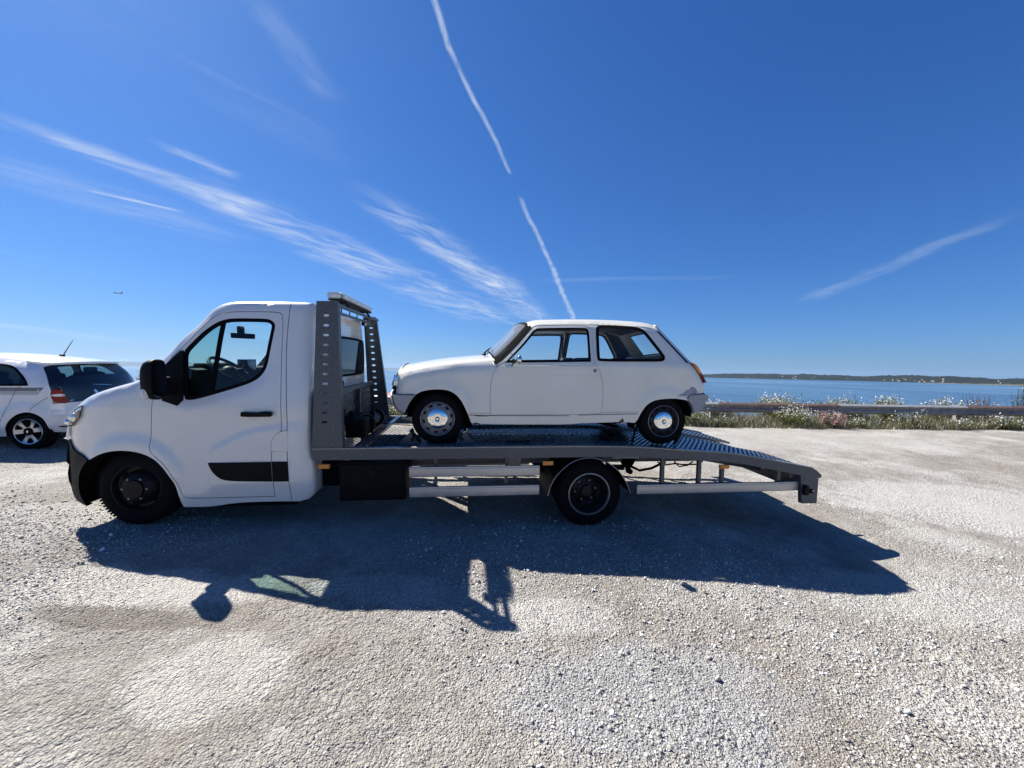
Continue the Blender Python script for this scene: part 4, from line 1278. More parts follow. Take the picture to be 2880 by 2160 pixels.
    # headlamp
    b = MB(); hl = chaikin(S_['HEADLAMP'], 2, True)
    patch(b, hl, [], fn(.010), .03, .02); hp = part('headlamp', b, 'lamp_silver', TRK)
    hc = np.mean(hl, 0)
    b = MB(); patch(b, [(hc[0]+(p[0]-hc[0])*.72+.012, hc[1]+(p[1]-hc[1])*.72-.008) for p in hl], [], fn(.0125), .03); part('headlamp_bezel', b, 'black_gloss', hp)
    yb_ = float(fn(0.0)([tuple(hc)], .0)[0][1])
    part('headlamp_projector', MB().ball((hc[0]-.01, yb_, hc[1]-.005), (.040, .034, .040), 0, 18, 12).ball((hc[0]-.07, yb_+.01, hc[1]-.05), (.026, .026, .026), 0, 14, 10), 'chrome', hp)
    b = MB(); patch(b, hl, [], fn(.040), .03); part('headlamp_lens', b, 'lamp_lens', hp)
    b = MB(); patch(b, inset(hl, -.006), [inset(hl, .004)], fn(.012), .03); part('headlamp_trim', b, 'seal', hp)
    # bumper corner
    b = MB(); patch(b, chaikin(S_['BUMP_FIX'], 2, True), [], fn(.02), .05, .05); part('bumper_corner', b, 'black_plastic', TRK)
    # pressed crease and body joint
    for sl_ in (S_['SEAMREAR'][:4], S_['SEAMREAR'][4:]):
        part('body_joint', seams(MB(), [chaikin(sl_, 2)], fn(.0015), .005), 'seam', TRK, fix=False)
    # wheel arch liner
    arch = chaikin([S_['CAB_SILL'][-1][:2]]+S_['CAB_ARCH']+[(-4.83, .52), (-4.80, .33)], 2)
    A = resample(arch, .05, False); nA = len(A)
    yy0 = base_cab(np.array([p[0] for p in A]), np.array([p[1] for p in A]))
    b = MB()
    vs = [(p[0], sgn(y+.014), p[1]) for p, y in zip(A, yy0)]+[(p[0], sgn(.50), p[1]) for p in A]
    b.add(vs, [(i, i+1, nA+i+1, nA+i) for i in range(nA-1)]+[tuple(nA+i for i in range(nA))])
    part('wheel_arch_liner', b, 'rubber', TRK, fix=False)
b = MB(); patch(b, inset(flap, .0015), [], CAB.near(), .04, .016); part('fuel_flap', b, 'truck_paint', TRK)
# skin across the cab: nose panel, bonnet, windscreen, roof, rear wall
iA = nearest(full, (-4.95, 1.19)); iB = nearest(full, (-4.22, 1.53)); iC = nearest(full, (-3.735, 2.12)); iD = i_back; iE = len(full)-1
b = MB(); loft(b, CAB, 0, iA, nrm, crown, H=.02, S=.04); part('nose_panel', b, 'truck_paint', TRK)
b = MB(); loft(b, CAB, iA, iB, nrm, crown, H=.018, S=.036); part('bonnet', b, 'truck_paint', TRK)
b = MB(); loft(b, CAB, iB, iC, nrm, crown, H=.017, S=.034, t0=-1, t1=-.90); loft(b, CAB, iB, iC, nrm, crown, H=.017, S=.034, t0=.90, t1=1)
part('windscreen_pillars', b, 'truck_paint', TRK)
b = MB(); loft(b, CAB, iB, iC, nrm, crown, H=.017, S=.034, t0=-.905, t1=.905, lift=.002); ws = part('windscreen', b, 'cab_glass', TRK)
b = MB(); loft(b, CAB, iC, iD+2, nrm, crown, H=.016, S=.032); part('roof', b, 'truck_paint', TRK)
b = MB(); loft(b, CAB, iD+2, iE, nrm, crown, H=.016, S=.032); rw = part('rear_wall', b, 'truck_paint', TRK)
yzw = chaikin([(.57, 1.50), (.55, 1.62), (.57, 1.92), (.65, 1.97), (1.70, 1.97), (1.78, 1.92), (1.80, 1.62), (1.76, 1.52), (1.70, 1.50), (.65, 1.50)], 2, True)
b = MB(); b.prism(yzw, lambda y, z: (-2.735, y, z), lambda y, z: (-2.77, y, z)); part('rear_window_seal', b, 'seal', rw)
b = MB(); b.prism(inset(yzw, .03), lambda y, z: (-2.7305, y, z), lambda y, z: (-2.765, y, z)); part('rear_window', b, 'dark_glass', rw)
for k in range(7): part('pressed_rib', MB().box((-2.742, .45+k*.2, 1.20), (.03, .10, .36), 0, .012), 'truck_paint', rw)
# front bumper across
bprof = [(-4.99, .91), (-5.01, .80), (-5.02, .71), (-5.0, .68), (-5.015, .60), (-5.01, .53), (-4.99, .47), (-4.95, .40), (-4.90, .365), (-4.78, .335)]
bs = Side(lambda x, z: .21+0*x, bprof, C_CAB, 0, .1)
b = MB(); loft(b, bs, 0, len(bprof)-1, normals2(bprof)*1.0, .16, H=.02, S=.10); part('front_bumper', b, 'black_plastic', TRK)
# sill trim under the cab and underbody
b = MB().box((-3.40, .10, .32), (.95, .05, .05), 0, .015).box((-3.9, 1.05, .62), (2.0, 1.1, .5)).box((-3.3, 1.05, .42), (1.0, 1.9, .12))
part('underbody', b, 'rubber', TRK)
# cab interior
b = MB()
b.prism([(-4.30, 1.44), (-4.22, 1.53), (-4.05, 1.585), (-3.90, 1.60), (-3.84, 1.585), (-3.80, 1.44), (-3.90, 1.05), (-4.30, .95)], lambda x, z: (x, .16, z), lambda x, z: (x, 1.94, z))
b.box((-3.92, .56, 1.60), (.16, .42, .10), 0, .03)
ds = part('dashboard', b, 'interior', TRK)
part('centre_display', MB().box((-3.85, 1.02, 1.62), (.05, .30, .13), 0, .01), 'black_gloss', ds)
b = MB(); cen = Vector((-3.765, .55, 1.575)); ax = Vector((.61, 0, .79)).normalized()
u = Vector((0, 1, 0)); v = ax.cross(u)
ring = [cen+(u*math.cos(a)+v*math.sin(a))*.205 for a in np.linspace(0, 2*math.pi, 41)]
b.tube(ring, .017, 8, cap=False)
for a in (0, math.pi, -math.pi/2 if v.z > 0 else math.pi/2):
    b.tube([cen-ax*.03, cen+(u*math.cos(a)+v*math.sin(a))*.2], [.03, .018], 6)
b.ball(cen-ax*.02, (.07, .08, .06))
b.tube([cen-ax*.03, cen-ax*.28+Vector((-.05, 0, 0))], [.05, .07], 10)
part('steering_wheel', b, 'black_plastic', TRK)
b = MB().box((-3.90, 1.05, 1.955), (.03, .25, .062), 0, .012, Matrix.Rotation(math.radians(-38), 3, 'Z')).box((-3.93, 1.06, 2.02), (.05, .09, .10), 0, .02)
part('rear_view_mirror', b, 'black_plastic', TRK)
b = MB().box((-3.24, 1.05, 2.155), (.86, 1.6, .03))
part('headlining', b, 'interior', TRK)
for y0, w0 in ((.52, .46), (1.36, .9)):
    b = MB().box((-3.25, y0, 1.02), (.5, w0, .16), 0, .05).box((-2.99, y0, 1.34), (.14, w0, .62), 0, .05, Matrix.Rotation(.12, 3, 'Y'))
    part('seat', b, 'seat', TRK)
b = MB().box((-2.84, 1.05, 1.30), (.03, 1.55, 1.5)).box((-3.5, 1.05, .72), (1.3, 1.86, .04))
part('cab_lining', b, 'interior', TRK)

# front wheels
for near in (True, False):
    y = .085 if near else 2*C_CAB-.085
    d = 1 if near else -1
    c = (-4.342, y, .482)
    w_ = bpy.data.objects.new('front_wheel', None); COL.objects.link(w_); w_.parent = TRK; w_.location = (0, 0, 0); OFF[w_.name] = OFF[TRK.name]
    wheel(w_, c, .348, .225, .215, near)
    P = lambda pr: [(r, yy*d) for r, yy in pr]
    b = MB().lathe(P([(.212, .03), (.218, .010), (.208, .006), (.198, .02), (.19, .05), (.165, .055), (.145, .025), (.12, .0), (.085, -.012), (.08, -.03), (0, -.032)]), c, 48)
    for k in range(6):
        a = 2*math.pi*k/6+.3
        b.box((c[0]+.168*math.cos(a), y+d*.047, c[2]+.168*math.sin(a)), (.05, .012, .035), 1, .006, Matrix.Rotation(-a+math.pi/2, 3, 'Y'))
    part('rim', b, ['black_steel', 'rubber'], w_)
    b = MB()
    for k in range(6):
        a = 2*math.pi*k/6
        b.lathe(P([(0, -.022), (.010, -.02), (.0125, .0), (.0125, .01)]), (c[0]+.103*math.cos(a), y, c[2]+.103*math.sin(a)), 6)
    part('wheel_nuts', b, 'steel_wheel', w_, kind='stuff')
# rear twin wheels
for near in (True, False):
    d = 1 if near else -1
    yo = lambda q: q if near else 2.10-q
    w_ = bpy.data.objects.new('rear_wheel', None); COL.objects.link(w_); w_.parent = TRK; w_.location = (0, 0, 0); OFF[w_.name] = OFF[TRK.name]
    c = (-.02, yo(.06), .340)
    wheel(w_, c, .345, .195, .218, near)
    wheel(w_, (-.02, yo(.30), .340), .345, .195, .218, near, tread=False)
    P = lambda pr: [(r, yy*d) for r, yy in pr]
    b = MB().lathe(P([(.222, .008), (.224, .0), (.214, -.002), (.207, .012)]), c, 56)
    part('rim_flange', b, 'rim_edge', w_)
    b = MB().lathe(P([(.210, .010), (.203, .022), (.197, .06), (.185, .10), (.176, .165), (.150, .185), (.135, .176), (.09, .165), (.085, .15), (.06, .14), (.055, .10), (0, .098)]), c, 48)
    part('rim', b, 'dark_rim', w_)
    b = MB()
    for k in range(6):
        a = 2*math.pi*k/6+.15
        b.lathe(P([(0, .135), (.011, .137), (.0135, .15), (.0135, .17)]), (c[0]+.112*math.cos(a), c[1], c[2]+.112*math.sin(a)), 6)
    part('wheel_nuts', b, 'steel_wheel', w_, kind='stuff')
    for k in range(5):
        b = MB()
        a = 2*math.pi*k/5+.5
        b.lathe(P([(0, .168), (.022, .168), (.024, .176)]), (c[0]+.158*math.cos(a), c[1], c[2]+.158*math.sin(a)), 14)
        part('vent_hole', b, 'rubber', w_)
    # mudguard: a curved sheet with a pale rolled edge
    arch = chaikin([(-.468, .343), (-.44, .45), (-.388, .547), (-.30, .635), (-.2215, .693), (-.13, .725), (-.0365, .7357), (.06, .722), (.1386, .692), (.23, .635), (.304, .563), (.37, .46), (.4155, .351)], 1)
    A = resample(arch, .04, False); nA = len(A)
    b = MB(); b.add([(p[0], yo(.035), p[1]) for p in A]+[(p[0], yo(.56), p[1]) for p in A], [(i, i+1, nA+i+1, nA+i) for i in range(nA-1)])
    mg = part('mudguard', b, 'black_plastic', TRK, fix=False)
    b = MB().tube([(p[0], yo(.032), p[1]) for p in A]+[(A[-1][0]+.012, yo(.04), A[-1][1]-.004)], .0055, 6); part('mudguard_edge', b, 'rim_edge', mg)
part('rear_axle', MB().tube([(-.02, .3, .34), (-.02, 1.8, .34)], .055, 10).ball((-.02, 1.05, .34), (.15, .13, .15)).box((-.02, .62, .46), (1.2, .07, .05)).box((-.02, 1.48, .46), (1.2, .07, .05)), 'black_steel', TRK)

# ---- deck
top_line = chaikin([(-2.745, .856), (-1.5, .856), (-.27, .858), (.0, .856), (.44, .848), (.814, .820), (1.12, .797), (1.508, .772), (1.908, .703), (2.404, .613), (2.504, .592), (2.590, .520, 1)], 1)
bot_line = chaikin([(-2.748, .750), (-.27, .750), (.37, .748), (.743, .727), (1.124, .703), (1.513, .679), (1.914, .604), (2.342, .518), (2.556, .479), (2.592, .495)], 1)
def prof_z(x): return float(np.interp(x, [p[0] for p in top_line], [p[1] for p in top_line]))
beam = list(top_line)+list(bot_line[::-1])
for near in (True, False):
    y0, y1 = (.0, .045) if near else (2.10, 2.055)
    b = MB(); patch(b, resample(beam, .12), [], lambda X, d, y0=y0, y1=y1: np.stack([X[:, 0], np.full(len(X), y0 if d == 0 else y1), X[:, 1]], 1), .1, .045, smooth=False)
    bm_ = part('deck_side_beam', b, 'galv', TRK)
    # pale tread edge turned over the beam, with its rolled teeth
    b = MB()
    xs = np.arange(-2.744, 2.50, .031)
    yc = .022 if near else 2.078
    tl = resample([p for p in top_line if p[0] < 2.51], .08, False)
    for p, q in zip(tl[:-1], tl[1:]):
        ang = math.atan2(q[1]-p[1], q[0]-p[0])
        b.box(((p[0]+q[0])/2, yc, (p[1]+q[1])/2+.004), (math.hypot(q[0]-p[0], q[1]-p[1])+.002, .056, .010), 0, 0, Matrix.Rotation(-ang, 3, 'Y'))
    part('tread_edge', b, 'galv_light', bm_)
    b = MB()
    for k, x in enumerate(xs):
        b.box((x, yc+(-.029 if near else .029), prof_z(x)+.004), (.004, .004, .017), 0, 0, Matrix.Rotation(.6 if k % 2 else -.6, 3, 'Y'))
    part('tread_teeth', b, 'galv', bm_, kind='stuff')

def deck_sheet(name, ya, yb, dz, x1=2.50, x0=-2.735):
    tl = resample([p for p in top_line if x0 <= p[0] < x1], .10, False)
    b = MB(); n_ = len(tl)
    b.add([(p[0], ya, p[1]+dz) for p in tl]+[(p[0], yb, p[1]+dz) for p in tl]+[(p[0], ya, p[1]+dz-.03) for p in tl]+[(p[0], yb, p[1]+dz-.03) for p in tl],
          [(i, i+1, n_+i+1, n_+i) for i in range(n_-1)]+[(2*n_+i, 3*n_+i, 3*n_+i+1, 2*n_+i+1) for i in range(n_-1)]
          + [(i, 2*n_+i, 2*n_+i+1, i+1) for i in range(n_-1)]+[(n_+i, n_+i+1, 3*n_+i+1, 3*n_+i) for i in range(n_-1)], 0, False)
    o = part(name, b, 'deck', TRK, fix=False)
    # raised lugs of the tread plate
    V, F = [], []
    sx, sy = .058, .040
    k = 0
    for i, x_ in enumerate(np.arange(x0+.03, x1-.06, sx)):
        for j, y in enumerate(np.arange(ya+.02, yb-.015, sy)):
            a = .0
            x = x_+(sx/2 if j % 2 else 0)
            z = prof_z(x)+dz; sl = (prof_z(x+.02)-prof_z(x-.02))/.04
            l, w, h = .017, .0075, .0045
            ca, sa = math.cos(a), math.sin(a)
            q = [(-l, 0, 0), (0, -w, 0), (l, 0, 0), (0, w, 0), (-l*.45, 0, h), (l*.45, 0, h)]
            V += [(x+px*ca-py*sa, y+px*sa+py*ca, z+.0005+pz+sl*(px*ca-py*sa)) for px, py, pz in q]
            F += [(k+0, k+1, k+4), (k+1, k+2, k+5), (k+1, k+5, k+4), (k+2, k+3, k+5), (k+3, k+0, k+4), (k+3, k+4, k+5)]
            k += 6
    b = MB(); b.v = [tuple(p) for p in V]; b.f = F; b.m = [0]*len(F); b.s = [False]*len(F)
    part('tread_lugs', b, 'deck', o, fix=False, kind='stuff')
    return o
deck_sheet('wheel_track', .046, .74, -.006)
deck_sheet('centre_plate', .745, 1.355, -.035, 2.30)
deck_sheet('wheel_track', 1.36, 2.054, -.006)
# frame below the deck
for y in (.62, 1.48):
    b = MB().box((-.55, y, .615), (4.3, .07, .16)).prism([(1.6, .69), (2.35, .53), (2.35, .40), (1.6, .53)], lambda a, c, y=y: (a, y-.035, c), lambda a, c, y=y: (a, y+.035, c))
    part('chassis_rail', b, 'galv', TRK)
for x in (-2.45, -1.75, -1.05, -.6, .55, 1.2):
    z = prof_z(x)-.09
    part('cross_member', MB().box((x, 1.05, z), (.05, 2.0, .07)), 'galv', TRK)
part('rear_cross_member', MB().box((2.45, 1.05, .40), (.08, 1.96, .16), 0, .01).box((2.30, 1.05, .50), (.06, 1.96, .05)), 'galv', TRK)
for near in (True, False):
    ya, yb = (.004, .05) if near else (2.096, 2.05)
    b = MB().prism([(2.343, .517), (2.561, .478), (2.557, .198), (2.374, .2025)], lambda a, c: (a, ya, c), lambda a, c: (a, yb, c))
    tp = part('tail_plate', b, 'galv', TRK)
    yy = -.012 if near else 2.112
    b = MB().box((2.40, yy, .355), (.055, .03, .11), 0, .01).box((2.455, yy, .345), (.07, .03, .045), 0, .012)
    part('end_outline_lamp', b, 'black_plastic', tp)
    part('lamp_lens', MB().box((2.475, yy-.016 if near else yy+.016, .352), (.016, .006, .014)), 'clear_lens', tp)
    # aluminium side guards
    yr = (.03, .06) if near else (2.07, 2.04)
    for x0, x1, za, zb in ((-1.859, -.557, .559, .661), (-1.857, -.558, .358, .459), (.487, 2.343, .338, .437)):
        b = MB().box(((x0+x1)/2, (yr[0]+yr[1])/2, (za+zb)/2), (x1-x0, abs(yr[1]-yr[0]), zb-za), 0, .006)
        g_ = part('side_guard_rail', b, 'alu', TRK)
        b = MB().box(((x0+x1)/2, yr[0], zb-.017), (x1-x0-.004, .0015, .0035))
        part('rail_groove', b, 'galv', g_)
    for x, z0, z1 in ((-1.608, .40, .75), (-.89, .40, .75)):
        part('guard_bracket', MB().box((x, .11 if near else 1.99, (z0+z1)/2), (.028, .045, z1-z0)), 'galv', TRK)
    for x, z1 in ((.782, .712), (1.468, .60), (2.137, .55), (1.20, .69)):
        part('guard_bracket', MB().box((x, .085 if near else 2.015, (.40+z1)/2), (.036, .04, z1-.40)), 'galv', TRK)
    for x, z, dy in ((-2.648, .688, .0), (-.477, .691, .0), (1.44, .626, .0)):
        yl = .012 if near else 2.088
        b = MB().box((x, yl, z), (.112, .03, .046), 0, .012)
        l_ = part('side_marker_lamp', b, 'amber', TRK)
        for sx_ in (-.046, .046): part('lamp_screw', MB().ball((x+sx_, yl-.015 if near else yl+.015, z), .005, 0, 8, 5), 'black_steel', l_)
# tool box, tank and the tangle under the tail
b = MB().box((-2.228, .33, .498), (.65, .42, .40), 0, .03)
tb = part('tool_box', b, 'black_plastic', TRK)
part('tool_box_lid', MB().box((-2.228, .112, .505), (.585, .022, .34), 0, .02), 'black_plastic', tb)
part('tool_box_latch', MB().lathe([(0, -.012), (.024, -.01), (.028, .0)], (-2.22, .10, .60), 16).box((-2.22, .085, .60), (.012, .02, .04)), 'black_steel', tb)
part('battery_tray', MB().box((-2.66, .50, .55), (.18, .5, .26)), 'rubber', TRK)
part('adblue_tank', MB().box((.56, .72, .655), (.34, .42, .13), 0, .02), 'white_plastic', TRK)
b = MB().box((-1.25, .60, .565), (1.34, .03, .10)).box((-.75, .585, .565), (.14, .03, .12))
part('frame_plate', b, 'galv_light', TRK)
b = MB()
b.ball((.62, .62, .56), (.09, .10, .10)); b.tube([(.62, .62, .52), (.66, .66, .40), (.70, .7, .38)], .035, 8)
pts = [(.70, .68, .45), (.80, .66, .405), (.95, .66, .43), (1.1, .70, .475), (1.2, .8, .46)]
b.tube(pts, .016, 7)
b.tube([(1.0, .6, .52), (1.1, .62, .48), (1.25, .64, .49), (1.35, .66, .47), (1.6, .7, .46)], .010, 6)
b.tube([(1.22, .62, .52), (1.3, .64, .45), (1.42, .66, .46), (1.5, .68, .5)], .008, 6)
b.box((1.15, 1.05, .60), (.5, .5, .07), 0, .02).box((1.6, 1.2, .56), (.6, .5, .05), 0, .02)
part('brake_hoses', b, 'rubber', TRK)
part('exhaust', MB().tube([(-2.9, 1.3, .38), (-1.2, 1.3, .36), (-.5, 1.3, .42)], .045, 10).tube([(-1.9, 1.3, .37), (-1.3, 1.3, .36)], .10, 14), 'black_steel', TRK)
part('tow_pin', MB().tube([(2.56, .35, .475), (2.65, .35, .465)], .018, 10), 'galv_light', TRK)

# ---- headboard
post_n = [(-2.6905, 2.2438), (-2.5144, 2.2496), (-2.5027, 2.2402), (-2.4734, .866), (-2.7512, .866)]
post_f = [(-2.80, 2.300), (-2.655, 2.312), (-2.63, 2.300), (-2.447, .866), (-2.735, .866)]
def slot(x, z, l=.052, h=.022):
    return [(x-l/2+h/2*(1-math.cos(a)) if s < 0 else x+l/2-h/2*(1-math.cos(a)), z+h/2*math.sin(a)) for s, a in
            [(-1, -math.pi/2), (-1, -math.pi/4), (-1, 0), (-1, math.pi/4), (-1, math.pi/2), (1, math.pi/2), (1, math.pi/4), (1, 0), (1, -math.pi/4), (1, -math.pi/2)]]
for near in (True, False):
    pl = post_n if near else post_f
    y0, y1 = (.004, .012) if near else (2.090, 2.082)
    if near: sl = [slot(-2.6045-.0028*k, 2.114-.0909*k) for k in range(12)]
    else: sl = [slot(-2.7126+.0055*k, 2.157-.0905*k) for k in range(13)]
    b = MB(); patch(b, resample(pl, .1), sl, lambda X, d, y0=y0, y1=y1: np.stack([X[:, 0], np.full(len(X), y0 if d == 0 else y1), X[:, 1]], 1), .12, .01, smooth=False)
    hp = part('headboard_post', b, 'galv', TRK)
    yi = .075 if near else 2.02
    b = MB()
    for (a, c) in ((0, 4), (2, 3)):
        p, q = pl[a], pl[c]
        b.add([(p[0], y1, p[1]), (q[0], y1, q[1]), (q[0], yi, q[1]), (p[0], yi, p[1])], [(0, 1, 2, 3)], 0, False)
    p, q = pl[0], pl[1]
    b.add([(p[0], y1, p[1]), (q[0], y1, q[1]), (q[0], yi, q[1]), (p[0], yi, p[1])], [(0, 1, 2, 3)], 0, False)
    part('post_flange', b, 'galv', hp, fix=False)
b = MB()
b.tube([(-2.545, .012, 2.225), (-2.62, 2.085, 2.268)], .020, 4)
b.tube([(-2.56, .03, 2.15), (-2.60, .35, 2.175), (-2.66, 1.7, 2.20), (-2.68, 2.08, 2.20)], .017, 4)
part('top_cross_bar', b, 'galv', TRK)
for k in range(6):
    y = .35+k*.28
    part('truss_strut', MB().tube([(-2.575, y, 2.24), (-2.62, y+.12, 2.185)], .007, 5), 'galv', TRK)
# lower wall of the headboard with tread plate
def wall_x(y, z): return -2.70+.02*(y-1)
b = MB().box((-2.69, 1.05, 1.36), (.05, 2.04, .05)).box((-2.69, 1.05, .93), (.06, 2.04, .06)).box((-2.69, 1.33, 1.15), (.05, .06, .42))
part('headboard_frame', b, 'galv', TRK)
b = MB().box((-2.715, 1.05, 1.14), (.006, 2.03, .40)); hw = part('headboard_plate', b, 'deck', TRK)
V, F = [], []; k = 0
for i, y in enumerate(np.arange(.08, 2.03, .042)):
    for j, z in enumerate(np.arange(.97, 1.33, .036)):
        a = (.35 if (i+j) % 2 else -.35)
        l, w, h = .018, .006, .004; ca, sa = math.cos(a), math.sin(a)
        q = [(0, -l), (-w, 0), (0, l), (w, 0)]
        V += [(-2.7115, y+p*ca-r_*sa, z+p*sa+r_*ca) for p, r_ in q]+[(-2.7115+h, y-l*.4*-sa*0, z-l*.4), (-2.7115+h, y, z+l*.4)]
        F += [(k, k+1, k+4), (k+1, k+2, k+5), (k+1, k+5, k+4), (k+2, k+3, k+5), (k+3, k, k+4), (k+3, k+4, k+5)]; k += 6
b = MB(); b.v = V; b.f = F; b.m = [0]*len(F); b.s = [False]*len(F)
part('tread_lugs', b, 'deck', hw, fix=False, kind='stuff')
part('coupling_knob', MB().tube([(-2.66, .58, 1.37), (-2.66, .58, 1.41)], .016, 10).ball((-2.66, .58, 1.445), .034, 0, 16, 10), 'black_gloss', TRK)
# beacon bar
b = MB()
prof = [(-2.755, 2.375), (-2.735, 2.402), (-2.62, 2.402), (-2.585, 2.385), (-2.578, 2.345), (-2.61, 2.325), (-2.74, 2.325)]
ys = [.40, .46, 1.62, 1.68]
sc = [.78, 1, 1, .78]
cxm = (-2.668, 2.36); n_ = len(prof)
vs = [(cxm[0]+(p[0]-cxm[0])*s_, y, cxm[1]+(p[1]-cxm[1])*s_+.01*(y-.4)) for y, s_ in zip(ys, sc) for p in prof]
b.add(vs, [(j*n_+i, j*n_+(i+1) % n_, (j+1)*n_+(i+1) % n_, (j+1)*n_+i) for j in range(3) for i in range(n_)]+[tuple(range(n_)), tuple(range(3*n_, 4*n_))], 0, False)
lb = part('beacon_bar', b, 'lens_glass', TRK)
b = MB().box((-2.668, 1.04, 2.328), (.14, 1.2, .022))
for y in (.47, .70, .92, 1.15, 1.38, 1.60): b.box((-2.668, y, 2.362), (.12, .025, .05))
part('beacon_base', b, 'black_plastic', lb)
for k in range(5):
    part('beacon_reflector', MB().box((-2.60, .585+k*.228, 2.362), (.012, .18, .035)), 'lamp_silver', lb)
    part('beacon_reflector', MB().box((-2.735, .585+k*.228, 2.362), (.012, .18, .035)), 'lamp_silver', lb)
part('beacon_reflector', MB().box((-2.668, .452, 2.362), (.10, .012, .035)), 'lamp_silver', lb)
for y in (.62, 1.46): part('beacon_bracket', MB().tube([(-2.66, y, 2.325), (-2.60, y-.04, 2.30), (-2.57, y-.03, 2.25)], .014, 6).box((-2.66, y, 2.315), (.10, .05, .03)), 'black_steel', lb)
for y, x, z in ((.30, -2.60, 2.17), (1.66, -2.69, 2.195)):
    b = MB().box((x-.015, y, z), (.045, .085, .085), 0, .012).tube([(x-.01, y, z+.03), (x, y, z+.07)], .012, 6)
    wl = part('work_lamp', b, 'black_plastic', TRK)
    part('work_lamp_lens', MB().box((x+.011, y, z), (.008, .075, .075), 0, .004), 'clear_lens', wl)
# winch with its battery box
b = MB().box((-2.50, .62, .96), (.20, .26, .20), 0, .015).box((-2.53, .50, 1.075), (.16, .34, .05), 0, .012, Matrix.Rotation(.12, 3, 'X'))
b.tube([(-2.53, .50, 1.10), (-2.53, .50, 1.15)], .018, 10).lathe([(0, -.05), (.012, -.05), (.012, .05), (0, .05)], (-2.53, .50, 1.15), 10)
wn = part('winch', b, 'black_plastic', TRK)
b = MB().tube([(-2.46, .80, .97), (-2.46, 1.32, .97)], .07, 16).lathe([(.04, -.012), (.10, -.012), (.10, .012), (.04, .012)], (-2.46, .82, .97), 20).lathe([(.04, -.012), (.10, -.012), (.10, .012), (.04, .012)], (-2.46, 1.30, .97), 20)
b.box((-2.40, .90, 1.05), (.03, .03, .12)).box((-2.46, 1.05, .88), (.16, .56, .04))
part('winch_drum', b, 'black_steel', wn)
part('winch_label', MB().box((-2.585, .30, 1.10), (.05, .004, .10), 0, 0, Matrix.Rotation(.15, 3, 'Y')), 'white_plastic', wn)
part('warning_plate', MB().box((-2.60, .31, 1.12), (.10, .012, .17), 0, .004, Matrix.Rotation(.15, 3, 'Y')), 'black_plastic', wn)
part('winch_cable', MB().tube([(-2.58, .30, 1.02), (-2.55, .27, .96), (-2.57, .25, .90), (-2.60, .26, .87)], .004, 6), 'red_lens', wn)
part('winch_rope', MB().tube([(-2.40, 1.05, .93), (-1.4, 1.05, .853), (-.9, 1.04, .852)], .005, 6), 'black_steel', wn)
part('deck_ridge', MB().box((-2.30, 1.05, .862), (.05, 1.96, .03)), 'deck', TRK)
# ------------------------------------------------------------------ the small white classic hatchback on the deck
CAR = thing('classic_hatchback', 'old cream white three-door hatchback loaded on the truck deck', 'car', TRUCK, (-.38, .9625, .84))
C_R5 = .9625
def base_r5(x, z):
    y = .20+.21*(np.clip(z-1.68, 0, None)/.53)**1.05+.05*(np.clip(1.3-z, 0, None)/.35)**2
    y = y+.06*np.clip(-1.0-x, 0, 1.2)**2+.08*(np.clip(x-.6, 0, .8)/.75)**2
    for cx_, cz_, r_ in ((-1.59, 1.10, .335), (.845, 1.085, .30)):
        d = np.hypot(x-cx_, z-cz_)
        y = y-.009*smoothstep((r_+.085-d)/.06)*smoothstep((z-1.12)/.1)
    y = y-.006*smoothstep((z-1.655)/.02)*smoothstep((1.72-z)/.03)
    return y
r5_top = [(-2.029, 1.426, 1), (-2.025, 1.459), (-1.996, 1.520), (-1.984, 1.556), (-1.955, 1.580), (-1.90, 1.596), (-1.78, 1.621), (-1.598, 1.652), (-1.416, 1.673), (-1.233, 1.689), (-1.10, 1.70), (-1.02, 1.705),
          (-.955, 1.745), (-.80, 1.905), (-.665, 2.06), (-.635, 2.10), (-.585, 2.130), (-.50, 2.143), (-.183, 2.158), (.08, 2.164), (.34, 2.164), (.605, 2.155), (.754, 2.140), (.835, 2.112), (.865, 2.075),
          (1.002, 1.920), (1.165, 1.735), (1.249, 1.665), (1.315, 1.59), (1.366, 1.50), (1.378, 1.44), (1.379, 1.374, 1)]
top = resample(chaikin(r5_top, 2), .04, False)
R5 = Side(base_r5, top, C_R5, .05, .09)
nrm = normals2(top)
tx = np.array([p[0] for p in top])
i_h0 = nearest(top, (-1.955, 1.585)); i_w0 = nearest(top, (-1.01, 1.708)); i_w1 = nearest(top, (-.635, 2.10)); i_r1 = nearest(top, (.84, 2.105)); i_g0 = nearest(top, (.885, 2.055)); i_g1 = nearest(top, (1.135, 1.77)); i_e = len(top)-1
kidx = np.arange(len(top))
crown = np.interp(kidx, [0, i_h0, i_h0+4, i_w0-2, i_w0+2, i_w1-1, i_w1+3, i_r1-2, i_g0, i_e], [.10, .07, .055, .06, .09, .07, .03, .03, .05, .07])
rar = S_['R5_RARCH'][:-1]+[(1.112, 1.313, 1)]
low = chaikin(S_['R5_REARLOW'], 2)[::-1]
out = top + [p for p in low[1:]] + chaikin(rar, 2)[::-1][1:] + chaikin(S_['R5_SILL'], 2)[::-1][1:] + chaikin(S_['R5_FARCH'], 2)[::-1][1:] + chaikin(S_['R5_FRONTLIP'], 1)[::-1][1:-1]
dr = S_['R5_DOOR_FIX']; doorp = chaikin(dr, 2, True)
dwin = chaikin(S_['R5_DWIN'], 2, True)
qwin = chaikin(S_['R5_QWIN'], 2, True)
